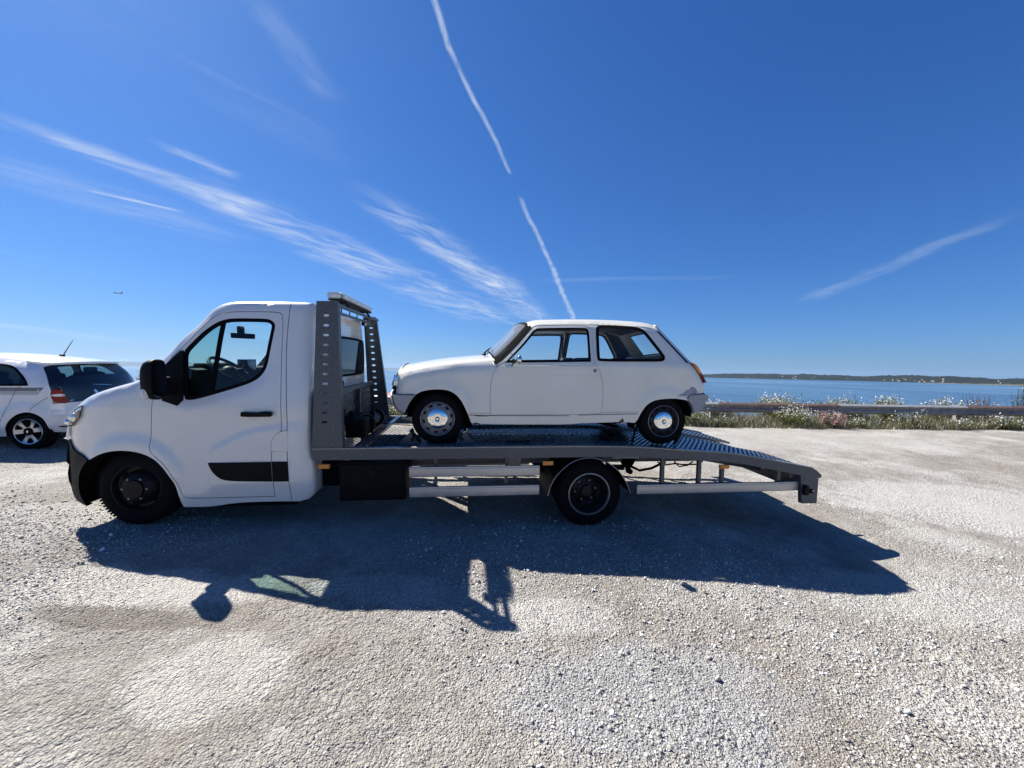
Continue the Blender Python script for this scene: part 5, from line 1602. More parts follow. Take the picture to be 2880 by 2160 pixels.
for far in (False, True):
    fn = R5.far if far else R5.near
    sgn = (lambda y: 2*C_R5-y) if far else (lambda y: y)
    b = MB(); patch(b, out, [inset(doorp, -.0035), inset(qwin, .012)], fn(), .035, .014)
    part('body_side', b, 'r5_paint', CAR)
    b = MB(); patch(b, doorp, [inset(dwin, .004)], fn(), .035, .018)
    d_ = part('door', b, 'r5_paint', CAR)
    b = MB(); patch(b, dwin, [inset(dwin, .020)], fn(.001), .03, .02); part('window_seal', b, 'seal', d_)
    b = MB(); patch(b, inset(dwin, .016), [], fn(-.012), .06); part('door_glass', b, 'car_glass', d_)
    b = MB(); patch(b, inset(doorp, .02), [inset(dwin, -.004)], fn(-.05), .08); part('door_trim', b, 'trim', d_)
    b = MB(); patch(b, qwin, [inset(qwin, .030)], fn(.008), .03, .02); qs = part('quarter_window_seal', b, 'seal', CAR)
    b = MB(); patch(b, inset(qwin, .026), [], fn(-.004), .06); part('quarter_glass', b, 'car_glass', qs)
    # inner lining of the flank, open at the windows
    lin = [(-.93, 1.70), (-.62, 2.06), (-.55, 2.10), (.62, 2.125), (.80, 2.08), (1.10, 1.74), (1.12, 1.35), (1.05, 1.33), (.2, 1.2), (.16, 1.70)]
    lin = [(.052, 2.11), (.62, 2.125), (.80, 2.08), (1.09, 1.75), (1.10, 1.36), (.2, 1.2), (.15, 1.45), (.052, 1.70)]
    b = MB(); patch(b, lin, [inset(qwin, -.002)], fn(-.045), .06); part('side_lining', b, 'trim', CAR)
    # wheel arch liners
    for arch, nm in ((chaikin(S_['R5_FARCH'], 2)+[(-1.24, .98)], 0), ([(.54, .98)]+chaikin(rar, 2)+[(1.19, 1.20), (1.2, 1.12)], 1)):
        if nm == 0: arch = [(-1.93, 1.10), (-1.88, 1.25)]+arch
        A = resample(arch, .05, False); nA = len(A)
        yy0 = base_r5(np.array([p[0] for p in A]), np.array([p[1] for p in A]))
        b = MB()
        b.add([(p[0], sgn(y+.012), p[1]) for p, y in zip(A, yy0)]+[(p[0], sgn(.46), p[1]) for p in A], [(i, i+1, nA+i+1, nA+i) for i in range(nA-1)]+[tuple(nA+i for i in range(nA))])
        part('wheel_arch_liner', b, 'rubber', CAR, fix=False)
    # sill joint, key lock, filler, door mirror base etc.
    b = MB(); seams(b, [chaikin(S_['R5_SILLTOP'][:3], 1), chaikin(S_['R5_SILLTOP'][3:], 1)], fn(.0015), .007)
    seams(b, [[(-1.27, 1.175), (-1.06, 1.170)], [(.14, 1.182), (.55, 1.188)]], fn(.0012), .003)
    part('sill_joint', b, 'seam', CAR, fix=False)
    b = MB(); seams(b, [[(-.95, 1.672), (-.4, 1.676), (.05, 1.676)]], fn(.0015), .004)
    part('waist_line', b, 'chrome', CAR, fix=False)
    b = MB().lathe([(0, -.014), (.011, -.014), (.017, -.008), (.018, .01)], (.049, sgn(.20), 1.63), 18, 0); part('door_button', b, 'black_steel', d_)
    b = MB().lathe([(0, -.016), (.007, -.015), (.008, .0)], (.049, sgn(.20), 1.63), 12, 0); part('key_barrel', b, 'chrome', d_)
    # A pillar rubber along the windscreen
    pil = [p for p in top[i_w0-1:i_w1+2]]
    b = MB(); ribbon(b, off_line(pil, -.012), fn(.004), .036); part('windscreen_rubber', b, 'seal', CAR, fix=False)
    b = MB(); ribbon(b, off_line(pil, -.050), fn(.002), .005); part('pillar_gutter', b, 'rim_edge', CAR, fix=False)
    rl = [p for p in top[i_w1:i_r1+1]]
    b = MB(); ribbon(b, off_line(rl, -.018), fn(.006), .012); part('roof_gutter', b, 'r5_paint', CAR, fix=False)
    # hatch glass rubber wrapping the corner, tail lamp
    b = MB(); patch(b, S_['R5_HATCHGLASS'], [], lambda X, d, f=fn(.004): f(X+np.array([.012, -.012]), d), .04, .012); part('hatch_rubber', b, 'seal', CAR)
    tl = S_['R5_TAIL']
    tlp = chaikin(tl, 1, True)
    dx = np.array([.006, .0])
    b = MB(); patch(b, tlp, [], lambda X, d, f=fn(.016): f(X+dx, d), .03, .06)
    tlo = part('tail_lamp', b, 'red_lens', CAR)
    amb = [p for p in tlp if p[1] > 1.60]+[(1.312, 1.60), (1.279, 1.600)]
    amb = sorted(amb, key=lambda p: math.atan2(p[1]-1.67, p[0]-1.25))
    b = MB(); patch(b, amb, [], lambda X, d, f=fn(.0185): f(X+dx, d), .03, .06); part('indicator_lens', b, 'amber', tlo)
    # wheels
    for cx_, cz_, st in ((-1.601, 1.112, 0), (.845, 1.083, 1)):
        d = -1 if far else 1
        c = (cx_, sgn(.215), cz_)
        w_ = bpy.data.objects.new('wheel', None); COL.objects.link(w_); w_.parent = CAR; OFF[w_.name] = OFF[CAR.name]
        wheel(w_, c, .266, .145, .170, not far, tread=False)
        P = lambda pr: [(r, yy*d) for r, yy in pr]
        b = MB().lathe(P([(.168, .02), (.176, .008), (.176, .002), (.170, .0), (.166, .006), (.160, .022), (.150, .030), (.140, .030), (.125, .020), (.110, .016), (0, .016)]), c, 56)
        rm = part('rim', b, 'steel_wheel' if st == 0 else 'dark_rim', w_, None if st == 0 else 'darker dusty steel rim')  # rear rims take the darker rim material
        b = MB().lathe(P([(.170, -.001), (.1735, -.003), (.177, .0)]), c, 56); part('rim_flange', b, 'rim_edge', w_)
        for k in range(10):
            b = MB()
            a = 2*math.pi*k/10+.2
            rot = Matrix.Rotation(-a+math.pi/2, 3, 'Y')
            b.box((c[0]+.141*math.cos(a), c[1]+d*.028, c[2]+.141*math.sin(a)), (.040, .008, .019), 0, .006, rot)
            part('vent_slot', b, 'rubber', w_)
        b = MB().lathe(P([(.109, .016), (.108, .008), (.104, .002), (.090, -.006), (.05, -.012), (.026, -.013), (.02, -.010), (.017, -.011), (.012, -.020), (0, -.021)]), c, 56)
        part('hub_cap', b, 'chrome', w_)
        b = MB().lathe(P([(.020, -.0135), (.017, -.0145), (.013, -.0135)]), c, 24); part('cap_ring', b, 'black_steel', w_)
# across the body
b = MB(); loft(b, R5, 0, i_h0, nrm, crown, S=.09, H=.035); part('front_panel', b, 'r5_paint', CAR)
b = MB(); loft(b, R5, i_h0, i_w0, nrm, crown, H=.026, S=.06); bon = part('bonnet', b, 'r5_paint', CAR)
b = MB(); loft(b, R5, i_w0, i_w1, nrm, crown, H=.035, S=.10, t0=-1, t1=-.955); loft(b, R5, i_w0, i_w1, nrm, crown, H=.035, S=.10, t0=.955, t1=1); part('windscreen_pillars', b, 'seal', CAR)
b = MB(); loft(b, R5, i_w0, i_w1, nrm, crown, H=.035, S=.10, t0=-.957, t1=.957, lift=.002); ws = part('windscreen', b, 'dusty_glass', CAR)
b = MB()
for sg in (-1, 1): loft(b, R5, i_w0, i_w1, nrm, crown, H=.035, S=.10, t0=min(sg*.957, sg*.93), t1=max(sg*.957, sg*.93), lift=.006, ny=2)
loft(b, R5, i_w0-1, i_w0+1, nrm, crown, H=.035, S=.10, t0=-.93, t1=.93, lift=.006); loft(b, R5, i_w1-1, i_w1+1, nrm, crown, H=.035, S=.10, t0=-.93, t1=.93, lift=.006)
part('windscreen_trim', b, 'seal', ws, fix=False)
b = MB(); loft(b, R5, i_w1, i_r1, nrm, crown, H=.030, S=.10); part('roof', b, 'r5_paint', CAR)
b = MB(); loft(b, R5, i_r1, i_g0, nrm, crown); loft(b, R5, i_g0, i_g1, nrm, crown, t0=-1, t1=-.80); loft(b, R5, i_g0, i_g1, nrm, crown, t0=.80, t1=1); loft(b, R5, i_g1, i_e, nrm, crown)
tg = part('tailgate', b, 'r5_paint', CAR)
b = MB(); R = loft(b, R5, i_g0, i_g1, nrm, crown, t0=-.81, t1=.81, lift=.001); part('rear_glass', b, 'car_glass', tg)
b = MB()
for sg in (-1, 1): loft(b, R5, i_g0, i_g1, nrm, crown, t0=min(sg*.81, sg*.76), t1=max(sg*.81, sg*.76), lift=.004, ny=2)
loft(b, R5, i_g0, i_g0+1, nrm, crown, t0=-.8, t1=.8, lift=.004); loft(b, R5, i_g1-1, i_g1, nrm, crown, t0=-.8, t1=.8, lift=.004)
part('rear_glass_rubber', b, 'seal', tg, fix=False)
b = MB()
m_ = R.shape[1]
for k in range(11):
    f = (k+.6)/11.2*(m_-1); i0 = int(f); u = f-i0
    line = [tuple(q[i0]*(1-u)+q[i0+1]*u) for q in R[3:-3]]
    b.tube(line, .0012, 3, cap=False)
part('heater_wires', b, 'trim', tg, fix=False)
part('roof_lip', MB().box((.845, C_R5, 2.150), (.04, 1.02, .012), 0, .004), 'r5_paint', CAR)
# bonnet slats, wipers
for k in range(7):
    b = MB()
    x = -1.335+k*.022
    b.box((x, .62, 1.0*np.interp(x, [-1.4, -1.1], [1.737, 1.764])), (.008, .10, .006), 0, 0, Matrix.Rotation(-.1, 3, 'Y'))
    part('bonnet_vent', b, 'seal', bon)
for y in (.52, 1.0):
    b = MB().ball((-1.115, y, 1.785), (.02, .02, .018)).tube([(-1.12, y, 1.79), (-1.09, y+.05, 1.82), (-1.045, y+.18, 1.855)], .006, 6).tube([(-1.06, y-.04, 1.845), (-1.03, y+.28, 1.87)], .005, 5)
    part('wiper', b, 'black_steel', CAR)
# bumpers
for nm, poly, prof, yb in (('front_bumper', S_['R5_FBUMP'], [(-2.045, 1.352), (-2.062, 1.345), (-2.056, 1.31), (-2.035, 1.255), (-2.012, 1.215), (-1.985, 1.19), (-1.94, 1.165)], .245),
                           ('rear_bumper', S_['R5_RBUMP'], [(1.21, 1.172), (1.249, 1.178), (1.332, 1.245), (1.344, 1.29), (1.372, 1.315), (1.378, 1.355), (1.345, 1.378)], .275)):
    b = MB()
    pl = chaikin(poly, 1, True)
    for s_ in (1, -1):
        y_ = lambda v, s_=s_: v if s_ == 1 else 2*C_R5-v
        patch(b, pl, [], lambda X, d, y_=y_: np.stack([X[:, 0], np.array([y_(yb-.045+d+.25*max(0, abs(x-(-.33))-1.58)**1.0*.35) for x in X[:, 0]]), X[:, 1]], 1), .05, .05)
    bs = Side(lambda x, z: yb-.005+0*x, prof, C_R5, 0, .1)
    pn = normals2(prof)
    if nm == 'rear_bumper': prof_n = -pn if pn[len(pn)//2][0] < 0 else pn
    else: prof_n = -pn if pn[len(pn)//2][0] > 0 else pn
    loft(b, bs, 0, len(prof)-1, prof_n, .07, H=.02, S=.10)
    part(nm, b, 'bumper_grey', CAR, 'plain grey plastic shield bumper')
for pl in ([(1.118, 1.345), (1.158, 1.372), (1.25, 1.384), (1.345, 1.390), (1.347, 1.380), (1.16, 1.362), (1.128, 1.335)], [(-2.045, 1.366), (-1.95, 1.360), (-1.83, 1.362), (-1.83, 1.353), (-1.95, 1.351), (-2.045, 1.356)]):
    for s_ in (1, -1):
        b = MB(); patch(b, pl, [], (R5.near if s_ == 1 else R5.far)(.010), .03, .02); part('bumper_gap', b, 'seam', CAR)
# front head lamps and grille stay round the corner
for y in (.42, 1.505):
    b = MB().box((-2.035, y, 1.475), (.05, .22, .14), 0, .02); part('headlamp', b, 'lamp_silver', CAR)
for y in (.30, 1.625):
    part('front_indicator', MB().box((-2.045, y, 1.425), (.035, .09, .035), 0, .012), 'black_plastic', CAR)
part('grille', MB().box((-2.085, C_R5, 1.475), (.04, .80, .13), 0, .01), 'black_plastic', CAR)
# stone-chipped patch of primer above the rear arch
pp = chaikin([(.99, 1.365), (1.03, 1.385), (1.075, 1.395), (1.10, 1.43), (1.13, 1.425), (1.165, 1.455), (1.175, 1.475), (1.19, 1.462), (1.225, 1.450), (1.245, 1.42), (1.25, 1.39), (1.21, 1.378), (1.16, 1.372), (1.12, 1.362), (1.06, 1.360)], 2, True)
b = MB(); patch(b, pp, [], R5.near(.0012), .03); part('primer_patch', b, 'dull', CAR, 'bare grey patch where the paint has come off', fix=False)
b = MB().lathe([(0, -.004), (.011, -.004), (.013, .0)], (.455, .247, 1.085), 14); part('jacking_hole', b, 'rubber', CAR)
MT['rust'] = principled('rust', (.10, .045, .02), .9, var=.5, scale=40)
for pl in ([(-1.25, 1.155), (-1.19, 1.148), (-1.10, 1.150), (-1.06, 1.145), (-1.08, 1.137), (-1.2, 1.138)], [(-1.24, 1.06), (-1.21, 1.075), (-1.17, 1.062), (-1.15, 1.056), (-1.2, 1.054)], [(.33, 1.075), (.36, 1.10), (.375, 1.125), (.385, 1.10), (.40, 1.08), (.37, 1.072)]):
    b = MB(); patch(b, chaikin(pl, 1, True), [], R5.near(.0018), .02); part('rust_spot', b, 'rust', CAR, fix=False)
# door mirror
mc = chaikin(S_['R5_MIRROR'], 2, True)
m0 = np.mean(mc, 0); b = MB().ball((m0[0], .115, m0[1]), (.030, .055, .050), 0, 18, 12); dm = part('door_mirror', b, 'chrome', CAR)
b = MB().tube([(-.80, .125, 1.715), (-.835, .16, 1.695), (-.845, .19, 1.665)], .007, 7).tube([(-.835, .14, 1.75), (-.85, .2, 1.80)], .005, 6)
part('mirror_stalk', b, 'black_steel', dm)
b = MB().prism(chaikin(S_['R5_MIRBASE'], 2, True), lambda x, z: (x, .180, z), lambda x, z: (x, .205, z)); part('mirror_foot', b, 'chrome', dm)
# floor, seats and dashboard
b = MB().box((-.45, C_R5, 1.13), (1.7, 1.36, .12)).box((.75, C_R5, 1.25), (.75, .9, .25)).box((-1.6, C_R5, 1.35), (.7, .86, .42))
part('floor_pan', b, 'rubber', CAR)
for y in (.62, 1.30):
    b = MB().box((-.28, y, 1.36), (.48, .48, .16), 0, .05).box((.0, y, 1.56), (.13, .46, .42), 0, .06, Matrix.Rotation(.18, 3, 'Y'))
    part('seat', b, 'seat', CAR)
b = MB().box((.62, C_R5, 1.42), (.42, 1.1, .14), 0, .04).box((.83, C_R5, 1.55), (.12, 1.12, .34), 0, .05, Matrix.Rotation(.2, 3, 'Y')); part('rear_bench', b, 'seat', CAR)
part('parcel_shelf', MB().box((.98, C_R5, 1.70), (.26, 1.10, .02)), 'trim', CAR)
b = MB().prism([(-1.0, 1.66), (-.86, 1.68), (-.76, 1.66), (-.72, 1.58), (-.80, 1.40), (-1.0, 1.36)], lambda x, z: (x, .34, z), lambda x, z: (x, 1.58, z)); part('dashboard', b, 'interior', CAR)
b = MB(); cen = Vector((-.66, 1.28-.64+.0, 1.60)); ax = Vector((.75, 0, .66)).normalized(); u = Vector((0, 1, 0)); v = ax.cross(u)
b.tube([cen+(u*math.cos(a)+v*math.sin(a))*.18 for a in np.linspace(0, 2*math.pi, 33)], .010, 6, cap=False).tube([cen-u*.17, cen-ax*.05, cen+u*.17], .008, 6)
part('steering_wheel', b, 'black_plastic', CAR)
for y in (.36, 1.565):
    b = MB().tube([(.02, y, 2.05), (.025, y-.0, 1.86), (.03, y, 1.70)], .010, 5).box((.022, y, 1.96), (.016, .02, .05))
    part('seat_belt', b, 'interior', CAR)
b = MB()
hl = [(x, z-.025) for x, z in top[i_w1+1:i_r1]]
b.add([(x, .46, z) for x, z in hl]+[(x, C_R5, z+.02) for x, z in hl]+[(x, 2*C_R5-.46, z) for x, z in hl],
      [(i, i+1, len(hl)+i+1, len(hl)+i) for i in range(len(hl)-1)]+[(len(hl)+i, len(hl)+i+1, 2*len(hl)+i+1, 2*len(hl)+i) for i in range(len(hl)-1)])
part('headlining', b, 'trim', CAR, fix=False)
part('exhaust', MB().tube([(-.9, .9, 1.03), (.1, .8, 1.02), (.32, .45, 1.01), (.36, .30, .995)], .018, 8), 'black_steel', CAR)
# a crumpled cloth lying on the parcel shelf
b = MB().ball((.62, .62, 1.735), (.10, .09, .045), 0, 16, 10)
b.v = [(x+.02*math.sin(31*y+17*z), y+.02*math.sin(40*x), z+.012*math.sin(55*x+20*y)) for x, y, z in b.v]
solo('cloth', b, 'white_cloth', 'crumpled white cloth behind the rear side window of the old hatchback', 'cloth', TRUCK, (.62, .62, 1.69))
part('shelf_board', MB().box((.62, C_R5, 1.675), (.36, 1.08, .02)), 'trim', CAR)

# wheel chocks on the deck
def chock(label, x, s):
    z0 = prof_z(x)-.006
    t = thing('wheel_chock', label, 'wheel chock', TRUCK, (x, .30, z0), 'wheel chocks at the front wheel of the hatchback')
    for y in (.20, .385):
        pl = chaikin([(x-.10, z0, 1), (x-.085, z0+.035), (x-.035, z0+.075), (x-.012*s, z0+.13), (x+.014, z0+.135), (x+.035, z0+.075), (x+.085, z0+.035), (x+.10, z0, 1)], 1, True)
        part('side_plate', MB().prism(pl, lambda a, c, y=y: (a, y, c), lambda a, c, y=y: (a, y+.012, c)), 'galv', t)
    part('base_plate', MB().box((x, .30, z0+.004), (.20, .19, .008)), 'galv', t)
    b = MB().tube([(x, .205, z0+.115), (x, .392, z0+.115)], .020, 12); part('roller', b, 'chrome', t)
    part('cross_tube', MB().tube([(x-.035*s, .195, z0+.055), (x-.035*s, .40, z0+.055)], .020, 12), 'black_steel', t)
chock('grey steel wheel chock in front of the front tyre of the hatchback', -1.885, -1)
chock('grey steel wheel chock behind the front tyre of the hatchback', -1.315, 1)
# strap over the rear tyre
rc = Vector((.845, 0, 1.083)); Rr = .270
pth = [(.525, prof_z(.525)), (.545, .95)]+[(rc.x+Rr*math.cos(a), rc.z+Rr*math.sin(a)) for a in np.linspace(math.radians(188), math.radians(-20), 22)]+[(1.075, .93), (1.02, prof_z(1.02)+.012)]
t = thing('tie_down_strap', 'black tie-down strap over the rear tyre of the old hatchback', 'strap', TRUCK, (.80, .27, prof_z(.8)))
b = MB(); n_ = len(pth)
b.add([(p[0], .25, p[1]) for p in pth]+[(p[0], .30, p[1]) for p in pth], [(i, i+1, n_+i+1, n_+i) for i in range(n_-1)]); part('webbing', b, 'rubber', t, fix=False)
b = MB().box((1.045, .275, .885), (.035, .06, .09), 0, .008, Matrix.Rotation(.5, 3, 'Y')); part('ratchet', b, 'black_steel', t)
for pp_ in ([(.525, .275, prof_z(.525)+.05), (.52, .275, prof_z(.525))], [(1.03, .275, .85), (1.01, .275, prof_z(1.01))]): part('hook', MB().tube(pp_, .012, 6), 'black_steel', t)
# bar lying across the deck
solo('deck_bar', MB().box((-.75, .30, .858), (.26, .045, .018), 0, .006, Matrix.Rotation(.1, 3, 'Z')), 'black_steel', 'flat dark bar lying on the deck behind the front wheel of the hatchback', 'bar', TRUCK, (-.75, .30, .85))

# ------------------------------------------------------------------ the modern small car parked at the left
KS = 1.092
TWG = thing('parked_hatchback', 'white modern hatchback with black tailgate parked behind the truck nose', 'car', CARF, (-1.2, .82, 0))
C_TW = .83
def base_tw(x, z):
    y = .22*(np.clip(z-1.0, 0, None)/.52)**1.15+.05*(np.clip(.48-z, 0, None)/.3)**2+.09*(np.clip(x-.12, 0, .5)/.34)**2
    y = y+.10*(np.clip(-2.2-x, 0, 1)/.6)**2
    d = np.hypot(x+.04, z-.28)
    return y-.02*smoothstep((.47-d)/.07)*smoothstep((z-.25)/.1)
tw_top = [(-2.75, .26, 1), (-2.86, .50), (-2.80, .80), (-2.3, 1.0), (-2.18, 1.04), (-1.65, 1.38), (-1.2, 1.42), (-.8, 1.41), (-.486, 1.385), (-.306, 1.365), (-.121, 1.341), (.045, 1.312), (.090, 1.250), (.175, 1.130), (.235, .985), (.250, .88), (.255, .76), (.27, .62), (.275, .46), (.25, .30), (.24, .27, 1)]
top = resample(chaikin(tw_top, 2), .04, False)
TWS = Side(base_tw, top, C_TW, .05, .10)
nrm = normals2(top)
i1 = nearest(top, (-2.2, 1.03)); i2 = nearest(top, (-1.62, 1.385)); i3 = nearest(top, (.03, 1.317)); i4 = nearest(top, (.075, 1.285)); i5 = nearest(top, (.205, 1.06)); i6 = nearest(top, (.262, .69)); i7 = len(top)-1
crown = np.interp(np.arange(len(top)), [0, i1, i2, i2+4, i3-2, i4, i5, i6, i7], [.16, .10, .10, .045, .045, .05, .12, .15, .15])
arch_tw = [(p[0]*KS, p[1]*KS) + tuple(p[2:]) for p in S_['TW_ARCH']]
arch_tw = [p for p in arch_tw if p[0] < .222]+[(.236, .33), (.238, .275, 1)]
out = top + chaikin(arch_tw, 2)[::-1] + [(-1.0, .20), (-2.1, .20)] + [(-2.25+.33*math.cos(a), .29+.33*math.sin(a)) for a in np.linspace(-.1, math.pi+.1, 14)][0:] 
qw = chaikin([(-.70, 1.35), (-.53, 1.335), (-.345, 1.315), (-.236, 1.273), (-.160, 1.209), (-.056, 1.119), (.012, 1.023), (.02, 1.0), (-.005, .995), (-.70, .988)], 2, True)
fw_ = chaikin([(-1.75, 1.0), (-1.55, 1.30), (-1.40, 1.345), (-.78, 1.355), (-.78, .990)], 1, True)
for far in (False, True):
    fn = TWS.far if far else TWS.near
    sgn = (lambda y: 2*C_TW-y) if far else (lambda y: y)
    b = MB(); patch(b, out, [inset(qw, .006), inset(fw_, .006)], fn(), .045, .014); part('body_side', b, 'car_paint', TWG)
    b = MB(); patch(b, qw, [inset(qw, .03)], fn(.004), .04, .01)
    patch(b, fw_, [inset(fw_, .03)], fn(.004), .04, .01); part('window_seal', b, 'seal', TWG)
    b = MB(); patch(b, inset(qw, .025), [], fn(-.004), .06); part('rear_side_glass', b, 'tint_glass', TWG)
    b = MB(); patch(b, inset(fw_, .025), [], fn(-.004), .08); part('front_side_glass', b, 'tint_glass', TWG)
    b = MB()
    for z0, z1, w0 in ((.970, .915, 0), (.908, .900, 0), (.893, .886, 0), (.879, .874, 0), (.866, .860, 0)):
        e = .27-(z0-.97)*-.5
        patch(b, [(-1.9, z0), (.205+(z0-.97)*.55, z0), (.205+(z1-.97)*.55, z1), (-1.9, z1)], [], fn(.0015), .05)
    part('stripe_decal', b, 'stripe', TWG, fix=False)
    b = MB(); seams(b, [chaikin([(-.09, .99), (-.19, .87), (-.40, .38)], 1), chaikin([(.235, .81), (.06, .66), (.035, .60)], 1)], fn(.0015), .006)
    part('panel_joint', b, 'seam', TWG, fix=False)
    for cx_, nm in ((-.045, 'r'), (-2.25, 'f')):
        arch = chaikin(arch_tw, 2) if nm == 'r' else [(-2.25+.33*math.cos(a), .29+.33*math.sin(a)) for a in np.linspace(-.1, math.pi+.1, 14)]
        A = resample(arch, .05, False); nA = len(A)
        yy0 = base_tw(np.array([p[0] for p in A]), np.array([p[1] for p in A]))
        b = MB(); b.add([(p[0], sgn(y+.012), p[1]) for p, y in zip(A, yy0)]+[(p[0], sgn(.42), p[1]) for p in A], [(i, i+1, nA+i+1, nA+i) for i in range(nA-1)]+[tuple(nA+i for i in range(nA))])
        part('wheel_arch_liner', b, 'rubber', TWG, fix=False)
        d = -1 if far else 1
        c = (cx_, sgn(.015), .285)
        w_ = bpy.data.objects.new('wheel', None); COL.objects.link(w_); w_.parent = TWG; OFF[w_.name] = OFF[TWG.name]
        wheel(w_, c, .290, .20, .200, not far)
        P = lambda pr: [(r, yy*d) for r, yy in pr]
        b = MB().lathe(P([(.198, .015), (.203, .004), (.198, .0), (.185, .008), (.10, .018), (.06, .012), (0, .012)]), c, 56); part('rim', b, 'alloy', w_)
        for k in range(6):
            b = MB()
            a0 = math.pi/2+2*math.pi*k/6+.12
            big = k % 2 == 0
            da = .40 if big else .25
            r0, r1 = (.070, .186) if big else (.105, .178)
            q = [(r0, a0-da*.5), (r1, a0-da), (r1+.004, a0), (r1, a0+da), (r0, a0+da*.5)]
            b.prism([(c[0]+r*math.cos(a), c[2]+r*math.sin(a)) for r, a in q], lambda x, z: (x, c[1]+d*.002, z), lambda x, z: (x, c[1]+d*.03, z))
            part('wheel_opening', b, 'rubber', w_)
        b = MB().lathe(P([(.062, .012), (.06, .0), (.05, -.003), (0, -.004)]), c, 32); part('hub_cap', b, 'black_plastic', w_)
        b = MB().prism([(c[0], c[2]+.020), (c[0]+.014, c[2]), (c[0], c[2]-.020), (c[0]-.014, c[2])], lambda x, z: (x, c[1]-d*.006, z), lambda x, z: (x, c[1], z)); part('wheel_emblem', b, 'chrome', w_)
b = MB(); loft(b, TWS, 0, i1, nrm, crown); part('bonnet', b, 'car_paint', TWG)
b = MB(); loft(b, TWS, i1, i2, nrm, crown, t0=-.94, t1=.94); part('windscreen', b, 'tint_glass', TWG)
b = MB(); loft(b, TWS, i1, i2, nrm, crown, t0=-1, t1=-.93); loft(b, TWS, i1, i2, nrm, crown, t0=.93, t1=1); part('windscreen_pillars', b, 'car_paint', TWG)
b = MB(); loft(b, TWS, i2, i4, nrm, crown, H=.035, S=.10); part('roof', b, 'car_paint', TWG)
LP = dict(H=.06, S=.20)
b = MB(); loft(b, TWS, i4, i6, nrm, crown, t0=-1, t1=-.985, **LP); loft(b, TWS, i4, i6, nrm, crown, t0=.985, t1=1, **LP); loft(b, TWS, i6, i7, nrm, crown, **LP)
part('rear_panel', b, 'car_paint', TWG)
b = MB(); loft(b, TWS, i5, i6, nrm, crown, t0=-.99, t1=.99, lift=.003, **LP); loft(b, TWS, i4, i5, nrm, crown, t0=-.99, t1=-.80, lift=.003, **LP); loft(b, TWS, i4, i5, nrm, crown, t0=.80, t1=.99, lift=.003, **LP); loft(b, TWS, i4, i4+2, nrm, crown, t0=-.8, t1=.8, lift=.003, **LP)
tgt = part('tailgate', b, 'black_gloss', TWG)
b = MB(); loft(b, TWS, i4, i5, nrm, crown, t0=-.81, t1=.81, lift=.0, **LP); part('rear_glass', b, 'tint_glass', tgt)

def on_loft(side, nrm, crown, s, t, H, S, lift):
    i = np.clip(np.floor(s).astype(int), 0, len(side.top)-2); u = s-i
    P = side.top[i]*(1-u)[:, None]+side.top[i+1]*u[:, None]
    n = nrm[i]*(1-u)[:, None]+nrm[i+1]*u[:, None]
    c = crown[i]*(1-u)+crown[i+1]*u
    y0 = side.y(P); hw = side.c-y0
    e = (1-np.abs(t))*hw
    h = H*(1-(1-np.minimum(e/S, 1))**2)+c*(1-t*t)+lift
    return np.stack([P[:, 0]+n[:, 0]*h, side.c+t*hw, P[:, 1]+n[:, 1]*h], 1)
CAMT = np.array(CARF.M.inverted() @ Vector((0, 0, HC)))
def st_of(px, py):
    """where on the tail of the parked car a sight line of the survey photo lands: returns (s, t)"""
    d = ROT @ np.array([(px-1440)/1082, (py-1080)/1082, 1.])
    d = np.array([d @ TL, d @ TW, d @ TN]); d /= np.linalg.norm(d)
    s0, s1, t0, t1 = i3, i7-.01, -1, .6
    for _ in range(5):
        s, t = np.meshgrid(np.linspace(max(s0, i3), min(s1, i7-.01), 60), np.linspace(max(t0, -1), min(t1, 1), 80))
        q = on_loft(TWS, nrm, crown, s.ravel(), t.ravel(), LP['H'], LP['S'], 0)-CAMT
        r = np.linalg.norm(np.cross(q, d), axis=1)
        k = int(np.argmin(r)); sk, tk = float(s.ravel()[k]), float(t.ravel()[k])
        ws_, wt_ = (s1-s0)/12, (t1-t0)/12
        s0, s1, t0, t1 = sk-ws_, sk+ws_, tk-wt_, tk+wt_
    return sk, tk
TC = lambda X, Y: st_of(X/4.1475, 920+Y/4.1475)
def tail_patch(name, px, mat, lift, parent, thick=.02, g=.6):
    st = [TC(*p) for p in px]
    # work in (s, t*12) so that both axes have like scale
    pl = chaikin([(a, b_*12) for a, b_ in st], 1, True)
    b = MB(); patch(b, pl, [], lambda X, d: on_loft(TWS, nrm, crown, X[:, 0], X[:, 1]/12, LP['H'], LP['S'], lift-d), g, thick)
    return part(name, b, mat, parent)
tlm = tail_patch('tail_lamp', [(560, 775), (600, 738), (660, 725), (715, 748), (755, 810), (800, 888), (650, 888), (600, 840)], 'red_lens', .012, TWG)
tail_patch('reversing_lamp', [(585, 784), (735, 778), (755, 808), (595, 814)], 'clear_lens', .0135, tlm, .01)
tail_patch('tail_emblem', [(1085, 728), (1110, 722), (1146, 760), (1120, 780)], 'chrome', .010, TWG, .01)
tail_patch('bumper_reflector', [(680, 1152), (790, 1146), (800, 1166), (692, 1170)], 'red_dark', .006, TWG, .01)
tail_patch('tailgate_handle', [(1075, 664), (1300, 668), (1300, 673), (1078, 670)], 'chrome', .008, TWG, .01)
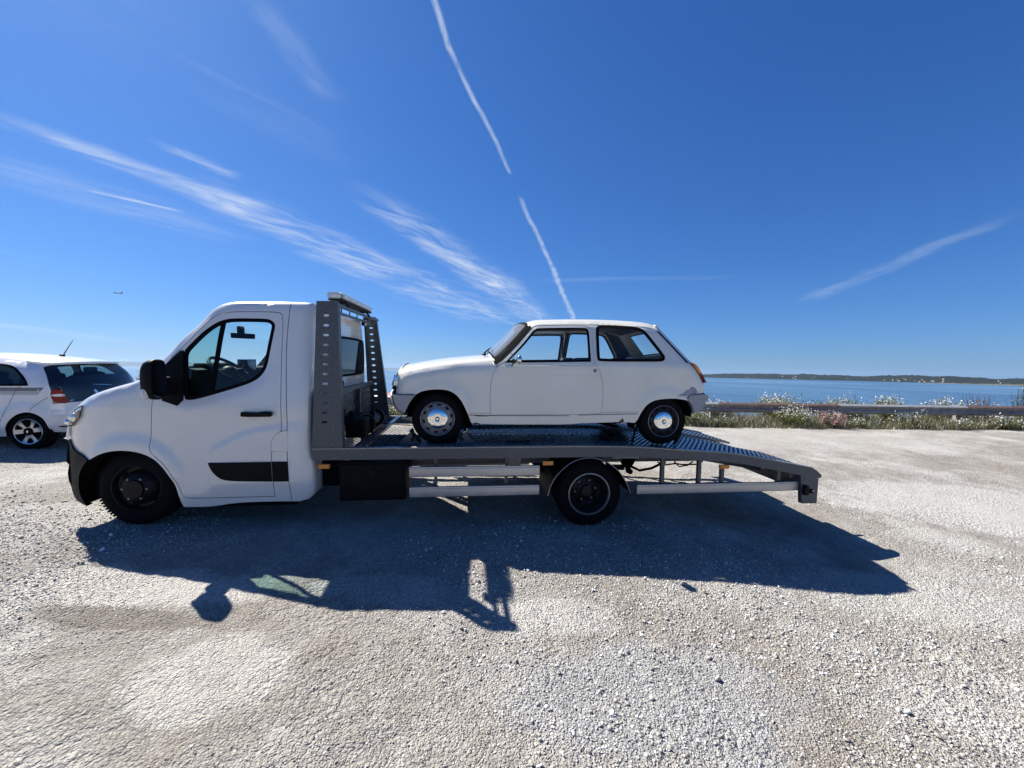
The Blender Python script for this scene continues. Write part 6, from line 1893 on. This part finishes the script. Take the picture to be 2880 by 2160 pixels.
# two chrome letters
b = MB()
for s_, pts in ((0, [(834, 843), (820, 846), (815, 856), (820, 864), (832, 863), (833, 855)]), (1, [(842, 843), (862, 842)]), (2, [(851, 843), (850, 864)])):
    st = [TC(*p) for p in pts]
    q = on_loft(TWS, nrm, crown, np.array([a for a, _ in st]), np.array([c_ for _, c_ in st]), LP['H'], LP['S'], .006)
    b.tube([tuple(p) for p in q], .004, 5)
part('tail_letters', b, 'chrome', TWG)
# spoiler, aerial, interior
b = MB()
pl = chaikin([(-.16, .17, 1), (.03, .175), (.13, .21), (.22, .45), (.255, C_TW), (.22, 2*C_TW-.45), (.13, 2*C_TW-.21), (.03, 2*C_TW-.175), (-.16, 2*C_TW-.17, 1)], 2, True)
patch(b, pl, [], lambda X, d: np.stack([X[:, 0], X[:, 1], 1.372-.12*np.clip(X[:, 0]+.16, 0, 1)+.045*(1-((X[:, 1]-C_TW)/.7)**2)-d], 1), .06, .035)
part('roof_spoiler', b, 'car_paint', TWG)
part('brake_light', MB().box((.205, C_TW, 1.325), (.03, .28, .02)), 'red_dark', TWG)
b = MB().ball((-.36, C_TW+.1, 1.465), (.05, .022, .02)).tube([(-.345, C_TW+.1, 1.47), (-.18, C_TW+.1, 1.735)], [.008, .004], 6)
part('roof_aerial', b, 'black_steel', TWG)
b = MB().box((-1.2, C_TW, .5), (2.3, 1.3, .3)).box((-.25, C_TW, .85), (.5, 1.2, .22), 0, .04)
part('cabin_floor', b, 'rubber', TWG)
for y in (.47, 1.19):
    part('seat', MB().box((-1.05, y, .92), (.14, .46, .55), 0, .05, Matrix.Rotation(.2, 3, 'Y')).box((-1.0, y, 1.27), (.09, .24, .16), 0, .04), 'seat', TWG)
    part('rear_seat', MB().box((-.20, y, 1.0), (.14, .5, .35), 0, .05, Matrix.Rotation(.2, 3, 'Y')).box((-.16, y, 1.2), (.07, .22, .12), 0, .03), 'seat', TWG)
part('dashboard', MB().box((-1.9, C_TW, .92), (.4, 1.3, .2), 0, .05), 'interior', TWG)
part('rear_view_mirror', MB().box((-1.62, C_TW, 1.30), (.03, .22, .06), 0, .01), 'interior', TWG)
part('exhaust', MB().tube([(.1, 1.2, .20), (.40, 1.2, .19)], .03, 10), 'black_steel', TWG)
